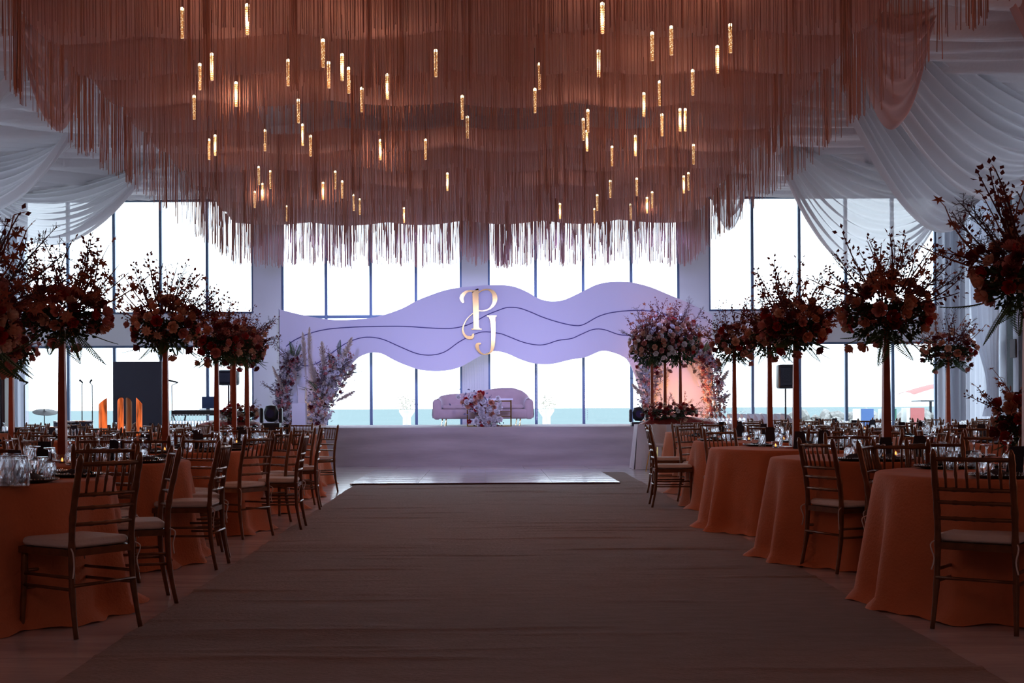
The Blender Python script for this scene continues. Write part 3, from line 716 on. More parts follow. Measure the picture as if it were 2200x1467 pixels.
SIDES = ['aisle', 'aisle and stage', 'stage', 'wall and stage', 'wall', 'near wall', 'near', 'near aisle']
ORD = ['first', 'second', 'third', 'fourth', 'fifth', 'sixth', 'seventh', 'eighth', 'ninth', 'tenth', 'eleventh', 'twelfth', 'thirteenth']
def side_word(ang, left):   # ang in degrees measured from +X
    a = ang if left else 180 - ang
    return SIDES[int(round((a % 360) / 45)) % 8]
used = {}
def uniq(lab):
    n = used.get(lab, 0); used[lab] = n + 1
    if n == 0: return lab
    return lab.replace(' on the ', ', %s, on the ' % ORD[min(n, 6)], 1)
def vis(x, y, z=.6, m=260):
    px = VX + x * F / y; py = VY - (z - HC) * F / y
    return -m < px < 2200 + m and y > 3
def table(x, y, left, col, idx, chairs=None, seed=0, detail=True, custom=(), settings=True):
    phrase = '%s %s %s table' % (ORD[idx], 'left' if left else 'right', ['aisle-side', 'outer', 'wall-side'][col])
    H = .75
    t = thing('round_table', 'round banquet table hidden beneath the cloth of the %s' % phrase, 'table', (x, y, 0), 0, 'round banquet tables')
    MB().lathe([(.80, H - .045), (.80, H - .012)], 32).build('tabletop', M_wood, t)
    MB().tube([(0, 0, .03), (0, 0, H - .045)], .05, 8).build('pedestal', M_dark, t); MB().lathe([(.3, 0), (.3, .02), (.06, .04)], 16).build('base', M_dark, t)
    tag(obj('tablecloth', CM[seed % 5], loc=(x, y, 0), rot=rnd.random() * 6), 'apricot floor-length tablecloth draping the %s' % phrase, 'tablecloth', 'apricot tablecloths')
    angs = chairs if chairs is not None else [22.5 + 45 * k for k in range(8)]
    rb = 1.06
    for a in angs:
        if isinstance(a, tuple): cx, cy, fx, fy = a; ang = math.degrees(math.atan2(cy - y, cx - x))
        else:
            ang = a + rnd.uniform(-3, 3); r_ = rb + rnd.uniform(-.04, .08); q = math.radians(ang); cx, cy = x + r_ * math.cos(q), y + r_ * math.sin(q)
            w = math.radians(rnd.uniform(-8, 8)); fx, fy = -math.cos(q + w), -math.sin(q + w)
        if vis(cx, cy): chair(cx, cy, (fx, fy), uniq('bronze chair on the %s side of the %s' % (side_word(ang, left), phrase)), 'bronze banquet chairs', detail)
        if not settings: continue
        q = math.radians(ang); s = side_word(ang, left)
        px_, py_ = x + .64 * math.cos(q), y + .64 * math.sin(q)
        if not vis(px_, py_, .8, 20): continue
        pl = thing('charger_plate', uniq('black beaded plate on the %s side of the %s' % (s, phrase)), 'plate', (px_, py_, H + .001), 0, 'black charger plates')
        obj('dish', PM, pl)
        if detail: obj('beaded_rim', PB, pl)
        tag(obj('napkin', NM[rnd.randrange(3)], loc=(px_, py_, H + .009), rot=rnd.random() * 6), uniq('dark napkin on the %s plate of the %s' % (s, phrase)), 'napkin', 'dark folded napkins')
        q2 = q + .24; tag(obj('tumbler', TM, loc=(x + .47 * math.cos(q2), y + .47 * math.sin(q2), H + .001), rot=rnd.random()), uniq('upturned cut-glass tumbler on the %s side of the %s' % (s, phrase)), 'glass', 'upturned tumblers')
        if detail or rnd.random() < .3:
            q2 = q - .22; tag(obj('goblet', GM, loc=(x + .50 * math.cos(q2), y + .50 * math.sin(q2), H + .001), rot=rnd.random()), uniq('upturned cut-glass goblet on the %s side of the %s' % (s, phrase)), 'glass', 'upturned goblets')
    if settings:
        for k, a in enumerate((250, 20)):
            q = math.radians(a + rnd.uniform(-15, 15)); p = (x + .30 * math.cos(q), y + .30 * math.sin(q), H + .001)
            if not vis(p[0], p[1], .8, 0): continue
            tag(obj('menu_card', KM, loc=p, rot=rnd.uniform(-.4, .4)), 'dark folded menu card standing on the %s, %s one' % (phrase, ('nearer', 'farther')[k]), 'card', 'dark menu cards')
        for k in range(3):
            q = 2.1 * k + rnd.random(); p = (x + .24 * math.cos(q), y + .24 * math.sin(q), H + .001)
            if not vis(p[0], p[1], .8, 0): continue
            c = thing('candle_cup', 'small lit candle cup on the %s, %s of three' % (phrase, ORD[k]), 'candle', p, 0, 'lit candle cups')
            obj('cup', HM, c); obj('wax', WX, c); obj('flame', FM, c)

LX, RX = -3.03, 3.05
def C(bx, by, fx, fy):      # seat position from the middle of the chair back
    l = math.hypot(fx, fy); return (bx + .22 * fx / l, by + .22 * fy / l, fx / l, fy / l)
table(-3.0, 7.4, True, 0, 0, [C(-1.96, 6.67, -.83, .56), C(-1.92, 7.8, -.94, -.35), 68, 108, 150], 0)
table(-3.1, 9.8, True, 0, 1, [C(-1.95, 9.44, -1, .02), C(-2.08, 10.2, -.9, -.3), -62, 62, 100, 140, 190, 232], 1)
table(-3.03, 12.3, True, 0, 2, [C(-2.06, 11.58, -.86, .5), 5, 48, 92, 140, 185, 230, 275], 2)
table(-3.04, 14.6, True, 0, 3, [C(-2.08, 13.45, -.66, .75), C(-1.93, 14.85, -1, -.1), 50, 95, 140, 185, 230, 272], 3)
table(-3.1, 17.0, True, 0, 4, [52, 98, 145, 190, 235, 290], 4, False)
table(-3.3, 19.6, True, 0, 5, [76, 120, 165, 210, 255, 286], 0, False)
table(3.12, 7.5, False, 0, 0, [C(2.46, 6.57, .58, .81), C(2.5, 8.40, .85, -.5), 95, 60], 1)
table(3.0, 9.8, False, 0, 1, [C(2.33, 9.05, .93, .37), 85, 42, 0, 300, 255], 2)
table(2.95, 12.2, False, 0, 2, [113, 72, 38, 5, -25, 298], 3)
table(3.19, 14.7, False, 0, 3, [167, 122, 78, 35, -8, -48, 285], 4)
table(3.4, 17.1, False, 0, 4, [183, 118, 75, 30, -15, 300], 0, False)
table(3.6, 20.0, False, 0, 5, [100, 60, 20, -20, 255], 1, False)
for i, (x, y) in enumerate(((-5.9, 14.2), (-5.95, 16.9), (-6.0, 19.6), (-6.0, 22.2))): table(x, y, True, 1, i, None, 2 + i, False)
for i, (x, y) in enumerate(((5.8, 13.3), (5.85, 15.9), (6.0, 18.6), (6.1, 21.4), (6.2, 24.2))): table(x, y, False, 1, i, None, i, False)
for i, (x, y) in enumerate(((8.8, 20.6), (9.0, 23.4))): table(x, y, False, 2, i, None, 3 + i, False)
table(-8.8, 22.6, True, 2, 0, None, 3, False)
# extra upturned glasses in the left corner of the picture
for i, (px, Y) in enumerate(((6, 6.75), (24, 6.8), (42, 6.72), (30, 7.05))):
    p = at(px, 1040, Y)
    tag(obj('tumbler', TM, loc=(p.x, Y, .751), scale=1.35), 'large upturned cut-glass tumbler at lower left picture edge, %s from left' % ORD[i], 'glass', 'large tumblers at the left edge')

# ------------------------------------------------------------------ tall centrepieces: (px of pole, depth, ball centre y, half width px, half height px, seed)
GRP = 'tall rose centrepieces'
for i, (px, Y, cy, hw, hh, sd, lab) in enumerate([
    (-38, 7.5, 690, 72, 110, 1, 'tall rose centrepiece cut off by the left picture edge'),
    (133, 9.8, 680, 102, 62, 2, 'tall centrepiece of peach and red roses on the second left aisle-side table'),
    (355, 12.3, 700, 78, 62, 3, 'tall rose centrepiece on the third left aisle-side table before the black screen'),
    (465, 14.6, 735, 52, 52, 4, 'tall pink centrepiece on the fourth left aisle-side table'),
    (503, 17.0, 738, 50, 48, 5, 'tall centrepiece on the fifth left aisle-side table'),
    (531, 19.6, 745, 44, 46, 6, 'tall reddish centrepiece nearest the stage on the left'),
    (24, 15.5, 752, 54, 46, 7, 'pale pink tall centrepiece at the left edge beyond the nearest one'),
    (2208, 7.5, 590, 118, 95, 8, 'tall rose centrepiece with trailing ferns cut off by right edge'),
    (1903, 9.8, 668, 100, 80, 9, 'large tall centrepiece of red and peach roses on second right aisle-side table'),
    (1709, 12.2, 702, 74, 60, 10, 'tall rose centrepiece on the third right aisle-side table right of speaker'),
    (1653, 14.7, 722, 52, 50, 11, 'tall rose centrepiece left of the black speaker'),
    (1577, 17.1, 738, 46, 46, 12, 'tall dusky rose centrepiece on the fifth right aisle-side table'),
    (2036, 18.6, 752, 62, 42, 14, 'tall centrepiece before the white side curtain on the right')]):
    k = Y / F; p = at(px, cy, Y); base = .751
    centre_flowers('flower_centrepiece', lab, (p.x, Y, base), hw * k, hh * k, sd, nrose=62 if hw > 70 else 46, sprig=46 if hw > 70 else 26, stand=p.z - base, up=.42 if hw > 70 else .36, group=GRP, flrad=.049)

# ------------------------------------------------------------------ long tables at both ends of the stage
def long_table(x0, x1, Y, lab, nm):
    t = thing('buffet_table', lab, 'table', ((x0 + x1) / 2, Y, 0)); w = (x1 - x0) / 2
    MB().box(-w + .04, w - .04, -.26, .26, .78, .812).build('tabletop', M_wood, t)
    for sx in (-1, 1):
        for sy in (-1, 1): MB().box(sx * (w - .1) - .02, sx * (w - .1) + .02, sy * .22 - .02, sy * .22 + .02, 0, .78).build('leg', M_dark, t)
    mb = MB()
    def fn(u, v):
        per = [(-w, -.3), (w, -.3), (w, .3), (-w, .3)]; L = [2 * w, .6, 2 * w, .6]; s = u * sum(L)
        for k in range(4):
            if s <= L[k] or k == 3: a, b = per[k], per[(k + 1) % 4]; f = min(1, s / L[k]); break
            s -= L[k]
        x, y = a[0] + (b[0] - a[0]) * f, a[1] + (b[1] - a[1]) * f
        g = 1 + (.05 + .04 * math.sin(u * 120)) * v; return (x * g if abs(abs(x) - w) < .01 else x, y * (1 + (.12 + .09 * math.sin(u * 150)) * v), .815 * (1 - v) + .006)
    mb.grid(fn, 200, 8); mb.add([(-w, -.3, .821), (w, -.3, .821), (w, .3, .821), (-w, .3, .821)], [(0, 1, 2, 3)])
    tag(mb.build('tablecloth', M_white, loc=((x0 + x1) / 2, Y, 0), smooth=False), nm, 'tablecloth', 'white buffet cloths')
long_table(2.75, 4.9, 24.0, 'long buffet table beside the right end of the stage', 'white cloth on the long table right of the stage')
long_table(-6.1, -3.95, 24.0, 'long buffet table beside the left end of the stage', 'white cloth on the long table left of the stage')
def mound(x, Y, w, lab):
    mb = MB().grid(lambda u, v: (w * (u - .5) * 2, .24 * (v - .5) * 2, .004 + .13 * max(0, math.sin(PI * u)) ** .6 * max(0, math.sin(PI * v)) ** .5 + .02 * noise.noise(Vector((u * 12, v * 6, w)))), 36, 12)
    tag(mb.build('red_runner', mat('red_sequin', (.42, .06, .05), .5, bump=.6, bscale=60), loc=(x, Y, .823), smooth=True), lab, 'table runner', 'red heaped runners')
mound(3.55, 24.0, .72, 'red sequinned cloth heaped on the right buffet table')
mound(-4.7, 24.0, .62, 'red sequinned cloth heaped on the left buffet table')
for i, (px, cy, hw, hh, sd, lab) in enumerate([(1400, 742, 50, 52, 21, 'tall pale blossom centrepiece on right buffet table, leftmost of three poles'), (1428, 728, 48, 55, 22, 'tall white blossom centrepiece on right buffet table, middle pole'), (1461, 735, 46, 60, 23, 'tall pink blossom centrepiece on right buffet table, right pole')]):
    Y = 24.0 + (i - 1) * .12; p = at(px, cy, Y); k = Y / F
    centre_flowers('flower_centrepiece', lab, (p.x, Y, .93), hw * k, hh * k, sd, nrose=80, sprig=26, stand=p.z - .93, up=.40, group='pale centrepieces on the buffet tables', palette=(2, 5, 1, 0, 2, 5, 3), flrad=.05)
for px, lab in ((497, 'tall copper-stemmed flowers on left buffet table, left pole'), (528, 'tall copper-stemmed flowers on left buffet table, right pole')):
    p = at(px, 752, 24.1); centre_flowers('flower_centrepiece', lab, (p.x, 24.1, .92), .36, .32, px, nrose=50, sprig=12, stand=p.z - .92, up=.36, palette=(1, 2, 0, 3), flrad=.05)
for px, py, Y, w, lab in ((1440, 882, 23.75, .55, 'low bouquet of dark red and cream flowers on right buffet table'), (515, 880, 23.75, .38, 'low bouquet of red and cream flowers on left buffet table')):
    p = at(px, py, Y); centre_flowers('low_bouquet', lab, (p.x, Y, .93), w, .16, int(px), nrose=60, sprig=14, up=.25, palette=(2, 4, 3, 5, 1), flrad=.045, fern=4)
p = at(2178, 880, 9.4); centre_flowers('low_bouquet', 'dark red and rust bouquet at the right picture edge', (p.x + .06, 9.4, .82), .20, .24, 31, nrose=36, sprig=14, up=.26, palette=(4, 0, 3, 0), flrad=.05, fern=4)
for i in range(13):
    px = 1488 + i * 9.2; p = at(px, 905, 24.0 + (i % 2) * .12)
    tag(obj('wine_glass', WM, loc=(p.x, p.y, .823)), 'upturned wine glass on the right buffet table, %s from left' % ORD[i], 'glass', 'upturned wine glasses, right buffet table')
for i in range(13):
    px = 368 + i * 6.6; p = at(px, 905, 24.0 + (i % 3 - 1) * .12)
    tag(obj('wine_glass', WM, loc=(p.x, p.y, .823)), 'upturned wine glass on the left buffet table, %s from left' % ORD[i], 'glass', 'upturned wine glasses, left buffet table')
# pale stool near the right end of the stage
p = at(1418, 1010, 22.9); t = thing('slim_stool', 'slim pale chair with metal legs beside the right end of stage', 'chair', (p.x, 22.9, 0), .4)
MB().lathe([(.001, .44), (.18, .44), (.20, .46), (.19, .485), (.001, .49)], 20).build('seat', M_cush, t, True)
MB().grid(lambda u, v: (.22 * math.cos(PI * (.15 + .7 * u)), .22 * math.sin(PI * (.15 + .7 * u)), .5 + .32 * v), 10, 4).build('backrest', M_cush, t, True)
for sx in (-1, 1):
    for sy in (-1, 1): MB().tube([(sx * .12, sy * .12, .44), (sx * .18, sy * .18, 0)], .011, 6).build('leg', M_gold, t)

# ------------------------------------------------------------------ stage flowers with pampas
def plume_mesh():
    r = random.Random(3); mb = MB(); mb.tube([(0, 0, 0), (0, .02, .5), (.03, .05, 1.0)], [.006, .004, .002], 4)
    for k in range(260):
        t = .45 + .55 * k / 259; p = Vector((.03 * t * t, .05 * t, t)); w = .085 * math.sin(PI * min(1, max(.06, (t - .4) / .62))) ** .7; d = (rv(r) * .8 + Vector((0, 0, 1))).normalized()
        leafpoly(mb, p, d, rv(r), w * r.uniform(.8, 1.3), .010)
    return mb.mesh('pampas_plume', M_pampas)
PLM = plume_mesh()
def cluster_mesh(m, seed, n=26):
    r = random.Random(seed); mb = MB()
    for _ in range(n):
        d = rv(r); q = d * r.uniform(.3, 1); mb.ball(tuple(q), .22, 5, 3)
    return mb.mesh('blossom', m)
BLM = [cluster_mesh(M_wflower, 1), cluster_mesh(ROSES[1], 2), cluster_mesh(ROSES[4], 3), cluster_mesh(mat('dried_beige', (.5, .38, .28), .9), 4)]
def stage_flowers(lab, path, Y, base, rad, n, plumes, seed, pal=(0, 0, 0, 0, 1, 3)):
    r = random.Random(seed); b = at(*base, Y); t = thing('stage_flower_arrangement', lab, 'flower arrangement', (b.x, Y, SZ), 0, 'pampas arrangements on the stage')
    P = [at(x, y, Y) - Vector((b.x, Y, SZ)) for x, y in path]; S = spline(P, 12)
    MB().tube(S, .02, 6).build('stem_frame', M_twig, t)
    mb = MB()
    for k in range(900):
        s = Vector(r.choice(S)); d = rv(r); q = s + d * rad * r.uniform(.2, 1.1); q.z = max(q.z, .05 + .1 * r.random()); leafpoly(mb, q, (Vector((d.x, d.y, abs(d.z))) + rv(r) * .6).normalized(), rv(r), .09, .018)
    mb.build('foliage', mat('dusty_foliage', (.20, .17, .19), .8, var=.4, scale=5, trans=.3), t, kind='stuff')
    for k in range(n):
        s = Vector(r.choice(S)); d = rv(r); d.y = -abs(d.y) if r.random() < .7 else d.y
        q = s + d * rad * r.uniform(.5, 1.05); q.z = max(q.z, .08); obj('blossom', BLM[r.choice(pal)], t, loc=q, scale=r.uniform(.03, .065))
    for k in range(int(n * .25)):
        s = Vector(r.choice(S)); d = rv(r); d.y = -abs(d.y); ci = r.choice((5, 5, 5, 2, 1, 4))
        q = s + d * rad * .95; q.z = max(q.z, .08); obj('rose', RM[ci][0], t, loc=q, rot=d.to_track_quat('Z', 'Y'), scale=r.uniform(.04, .055))
    for k in range(int(n * .14)):
        s = Vector(r.choice(S[len(S) // 3:])); d = rv(r); d.z = abs(d.z); obj('leafy_branch', r.choice([BM['oval'][0], BM['twig'][1], BM['twig'][2], BM['fern'][0]]), t, loc=s + d * rad * .7, rot=d.to_track_quat('Z', 'Y'), scale=r.uniform(.7, 1.2))
    for (x0, y0, x1, y1, w) in plumes:
        a = at(x0, y0, Y) - Vector((b.x, Y, SZ)); c = at(x1, y1, Y) - Vector((b.x, Y, SZ)); a.y = -.1; c.y = r.uniform(-.25, .05); L = (c - a).length
        obj('pampas_plume', PLM, t, loc=a, rot=(c - a).to_track_quat('Z', 'Y'), scale=(w, w, L))
stage_flowers('left crescent of dried blossoms and orange-lit pampas by the violet column', [(612, 905), (606, 850), (618, 800), (632, 775)], 28.6, (620, 912), .20, 170, [(645, 880, 623, 745, 1.1), (660, 850, 650, 715, 1.0), (665, 830, 662, 705, .9), (640, 900, 585, 790, .8)], 1, (0, 3, 1, 0, 2))
stage_flowers('tall leaning arrangement of white blossoms and pampas left of the sofa', [(680, 905), (690, 860), (715, 815), (735, 780)], 28.3, (690, 912), .31, 330, [(690, 880, 662, 770, 1.2), (700, 850, 700, 735, 1.3), (715, 830, 762, 728, 1.3), (720, 850, 770, 785, 1.2), (690, 880, 765, 845, 1.1), (680, 880, 682, 790, 1.2)], 2)
stage_flowers('white blossom and pampas arrangement behind the right buffet table', [(1400, 905), (1392, 850), (1400, 800), (1395, 770)], 28.5, (1400, 912), .24, 150, [(1410, 860, 1362, 800, 1.3), (1400, 870, 1352, 830, 1.2), (1420, 890, 1440, 790, 1)], 3)
stage_flowers('arched white and red blossom arrangement at the right end of stage', [(1530, 905), (1535, 860), (1528, 810), (1510, 770), (1490, 750)], 28.5, (1530, 912), .25, 260, [(1525, 850, 1565, 800, 1.2), (1500, 830, 1470, 760, 1.0), (1520, 880, 1570, 850, 1)], 4, (0, 0, 1, 1, 3, 2))
# cascading bouquet on the gold console
t = thing('cascade_bouquet', 'cascade of white roses and coral flowers spilling over the gold table', 'flower arrangement', (at(1040, 860, 26.55).x, 26.55, SZ + .58))
r_ = random.Random(5); o0 = Vector(t.location)
for k in range(120):
    s = r_.random(); cx = 1020 + 34 * s + r_.gauss(0, 19 - 8 * s); cy = 848 + 78 * s + r_.gauss(0, 6); p = at(cx, cy, 26.5 + r_.uniform(-.1, .08)) - o0
    ci = 3 if r_.random() < .09 else (0 if r_.random() < .16 else 5); obj('rose', RM[ci][0], t, loc=p, rot=Vector((r_.gauss(0, .5), -1, r_.gauss(.3, .4))).to_track_quat('Z', 'Y'), scale=r_.uniform(.045, .07))
mb = MB()
for k in range(500):
    s = r_.random(); p = at(1022 + 32 * s + r_.gauss(0, 17 - 6 * s), 848 + 78 * s + r_.gauss(0, 7), 26.56) - o0; leafpoly(mb, p, rv(r_), rv(r_), .07, .016)
mb.build('foliage', mat('blue_grey_leaf', (.12, .12, .2), .7), t, kind='stuff')
# white display boxes on the stage
for (x0, x1, y0, y1, Y, lab) in ((627, 656, 866, 911, 27.6, 'pale square pedestal box on stage behind the left spotlight'), (640, 655, 830, 866, 28.3, 'narrow white pedestal behind the pale box on stage')):
    a = at(x0, y1, Y); b = at(x1, y0, Y); MBx = MB().rbox(0, b.x - a.x, 0, .25, 0, b.z - SZ, .008, 2)
    tag(MBx.build('display_pedestal', M_white, loc=(a.x, Y, SZ)), lab, 'pedestal')

def uplight(x, y, lab):
    t = thing('stage_uplight', lab, 'lamp', (x, y, SZ)); MB().lathe([(.05, 0), (.06, .02), (.055, .09), (.001, .092)], 14).build('housing', M_black, t)
    MB().lathe([(.045, .093), (.05, .11), (.001, .115)], 14).build('lens', mat('amber_lens', (1, .6, .3), .3, emit=(1, .55, .2), estr=9), t)
uplight(-3.95, 28.25, 'small glowing amber uplight among the left stage flowers'); uplight(4.35, 28.2, 'small glowing amber uplight behind the right buffet flowers')

# ------------------------------------------------------------------ moving-head lights, speakers, band
def moving_head(px, py, Y, z0, lab, s=1.0):
    p = at(px, py, Y); t = thing('moving_head_light', lab, 'spotlight', (p.x, Y, z0))
    MB().rbox(-.16 * s, .16 * s, -.13 * s, .13 * s, 0, .09 * s, .02 * s).build('base', M_black, t)
    for k in (-1, 1): MB().rbox(k * .17 * s - .03 * s, k * .17 * s + .03 * s, -.07 * s, .07 * s, .09 * s, .36 * s, .025 * s).build('yoke_arm', M_black, t)
    MB().lathe([(.001, -.16 * s), (.07 * s, -.155 * s), (.12 * s, -.1 * s), (.13 * s, .02 * s), (.10 * s, .12 * s), (.001, .14 * s)], 18, (0, 0, .27 * s)).build('head', M_black, t, True)
    mb = MB(); mb.lathe([(.001, 0), (.075 * s, 0), (.075 * s, .02), (.001, .02)], 18); o = mb.build('lens', mat('lens_glass', (.03, .03, .10), .08, spec=1), t); o.location = (0, -.115 * s, .26 * s); o.rotation_euler = (PI / 2, 0, 0)
p = at(583, 912, 23.2)
fc = thing('flight_case', 'black flight case under the left moving spotlight', 'case', (p.x, 23.2, 0)); MB().rbox(-.28, .28, -.2, .2, 0, .80, .02, 2).build('case_body', M_black, fc)
for z in (.02, .4, .77): MB().box(-.285, .285, -.205, -.2, z, z + .02).build('trim_strip', M_dark, fc)
moving_head(583, 912, 23.2, .80, 'black moving-head spotlight standing left of the stage', 1.0)
moving_head(1372, 915, 26.2, SZ, 'black moving-head spotlight on the right corner of the stage', .95)
def speaker(px0, px1, py0, py1, Y, lab, lab2, pole=True):
    a = at(px0, py1, Y); b = at(px1, py0, Y); cx = (a.x + b.x) / 2; w = (b.x - a.x) / 2
    t = thing('loudspeaker', lab, 'loudspeaker', (cx, Y, a.z)); MB().rbox(-w, w, -.17, .17, 0, b.z - a.z, .05).build('cabinet', M_black, t, True)
    MB().rbox(-w * .85, w * .85, -.182, -.16, .05, b.z - a.z - .05, .03).build('grille', mat('speaker_grille', (.02, .025, .04), .6, bump=.5, bscale=150), t)
    s = thing('speaker_stand', lab2, 'stand', (cx, Y, 0)); MB().tube([(0, 0, .02), (0, 0, a.z - .002)], .019, 8).build('pole', M_dark, s)
    MB().lathe([(.03, .75), (.03, .85)], 10).build('collar', M_dark, s)
    for k in range(3):
        q = 2 * PI * k / 3 + .5; MB().tube([(0, 0, .78), (.42 * math.cos(q), .42 * math.sin(q), .012)], .012, 6).build('leg', M_dark, s)
speaker(1670, 1705, 783, 835, 28.0, 'black loudspeaker on a pole before the right-hand windows', 'black tripod stand under the right loudspeaker')
speaker(470, 512, 795, 828, 27.6, 'black loudspeaker behind the copper poles on the left', 'black tripod stand under the left loudspeaker')
a = at(243, 940, 26.5); b = at(347, 776, 26.5)
t = thing('black_screen', 'tall black screen panel among the band equipment on the left', 'screen', (a.x, 26.5, 0)); MB().rbox(0, b.x - a.x, 0, .10, .06, b.z, .01, 2).build('panel', mat('screen_black', (.03, .038, .07), .5), t)
for x in (.1, b.x - a.x - .1): MB().box(x - .03, x + .03, -.25, .3, 0, .059).build('foot', M_dark, t)
def mic(px, py, Y, lab, tilt=.15):
    p = at(px, py, Y); t = thing('microphone_stand', lab, 'microphone stand', (p.x, Y, 0)); h = p.z
    MB().lathe([(.13, 0), (.13, .015), (.02, .03)], 14).build('base', M_dark, t); MB().tube([(0, 0, .03), (0, 0, h - .05)], .010, 6).build('pole', M_dark, t)
    MB().tube([(0, 0, h - .05), (tilt, -.05, h)], .009, 6).build('boom', M_dark, t)
    MB().tube([(tilt, -.05, h), (tilt * .2, -.08, h + .03), (-tilt * .6, -.1, h + .05)], [.014, .018, .024], 8).build('microphone', M_black, t)
for px, py, tl, lab in ((52, 822, .10, 'microphone stand nearest the left curtain'), (176, 822, .03, 'microphone stand left of the black screen, left one'), (198, 822, -.03, 'microphone stand closest to the black screen on its left'), (369, 822, .14, 'microphone stand right of the black screen')): mic(px, py, 26.0, lab, tl)
def drum(px, py, Y, r, h, lab, z=None):
    p = at(px, py, Y); t = thing('drum', lab, 'drum', (p.x, Y, 0)); zt = p.z
    MB().lathe([(r, zt - h), (r, zt)], 24).build('shell', mat('drum_shell', (.03, .03, .06), .3), t, True); MB().lathe([(r * 1.02, zt - .02), (r * 1.02, zt + .008), (r * .95, zt + .009)], 24).build('hoop', M_bead, t)
    for k in range(3):
        q = 2.1 * k; MB().tube([(r * .9 * math.cos(q), r * .9 * math.sin(q), zt - h + .03), (r * 1.1 * math.cos(q), r * 1.1 * math.sin(q), 0.012)], .012, 6).build('leg', M_dark, t)
drum(140, 905, 25.5, .22, .25, 'left dark drum behind the tall copper pole'); drum(177, 904, 25.7, .21, .3, 'right dark drum left of the black screen'); drum(110, 917, 25.3, .26, .35, 'low wide drum beneath the cymbal')
p = at(97, 884, 25.6); t = thing('cymbal_stand', 'tilted cymbal on its stand behind the left tables', 'cymbal', (p.x, 25.6, 0))
o = MB().lathe([(.001, .02), (.04, .012), (.24, -.012), (.24, -.016), (.001, .01)], 28).build('cymbal', mat('brass_dark', (.05, .045, .05), .45, .6), t); o.location = (0, 0, p.z); o.rotation_euler = (.25, .12, 0)
MB().tube([(0, 0, .02), (-.02, 0, p.z + .05)], .010, 6).build('pole', M_dark, t)
for k in range(3): MB().tube([(0, 0, .35), (.25 * math.cos(2.1 * k), .25 * math.sin(2.1 * k), .01)], .009, 6).build('leg', M_dark, t)
a = at(372, 893, 26.0); b = at(505, 870, 26.0); t = thing('keyboard', 'long black keyboard on stand behind the left wine glasses', 'keyboard', (a.x, 26.0, 0)); w = b.x - a.x; z = a.z
MB().rbox(0, w, -.17, .17, z, z + .11, .02, 2).build('keyboard_body', M_black, t); MB().box(.06, w - .06, -.175, -.05, z + .111, z + .118).build('keys', mat('keys_white', (.6, .6, .62), .4), t)
for s in (.15, w - .15):
    MB().tube([(s - .12, -.1, z), (s + .12, .1, .01)], .015, 6).build('leg', M_dark, t); MB().tube([(s + .12, -.1, z), (s - .12, .1, .01)], .015, 6).build('leg', M_dark, t)
p = at(449, 862, 26.0); t = thing('laptop', 'open laptop showing blue on top of the keyboard', 'laptop', (p.x, 26.0, z + .12)); MB().box(-.17, .17, -.12, .12, 0, .018).build('laptop_base', M_dark, t)
MB().box(-.17, .17, .12, .13, .02, .26).build('laptop_lid', mat('blue_lid', (.03, .09, .25), .4), t)
# gold lantern cylinders on the left outer table
M_vase_lit = mat('vase_orange_glow', (.75, .40, .15), .6, emit=(1, .16, .03), estr=.9, var=.4, scale=22, stretch=(1, 1, .15))  # orange light falling on the gold vases, put into the material as emission
M_vase_plain = mat('vase_plain_beige', (.45, .32, .16), .6, var=.3, scale=14, stretch=(1, 1, .15))
for i, (px, y0, y1, m_, Y) in enumerate(((221, 862, 925, M_vase_lit, 19.4), (259, 861, 930, M_vase_lit, 19.6), (277, 861, 930, M_vase_plain, 19.8), (299, 861, 930, M_vase_lit, 19.55))):
    p = at(px, y0, Y); t = thing('tube_vase', 'slant-cut %s lantern tube standing on outer left table, %s from left' % (('orange glowing', 'orange glowing', 'dim beige', 'orange glowing')[i], ORD[i]), 'vase', (p.x, Y, .751), 0, 'slant-cut tube vases')
    r = .062 if i == 0 else .045; h = p.z - .751; mb = MB(); n = 16; vs = []
    for j, zz in enumerate((.002, h * .5, h)):
        for k in range(n):
            q = 2 * PI * k / n; vs.append((r * math.cos(q), r * math.sin(q), zz + (.05 * math.cos(q + i) if j == 2 else 0)))
    mb.add(vs, [(j * n + k, j * n + (k + 1) % n, (j + 1) * n + (k + 1) % n, (j + 1) * n + k) for j in range(2) for k in range(n)]); mb.build('vase_tube', m_, t)
    MB().lathe([(r + .012, .0), (r + .012, .001), (.001, .0015)], 16).build('base', M_gold, t)
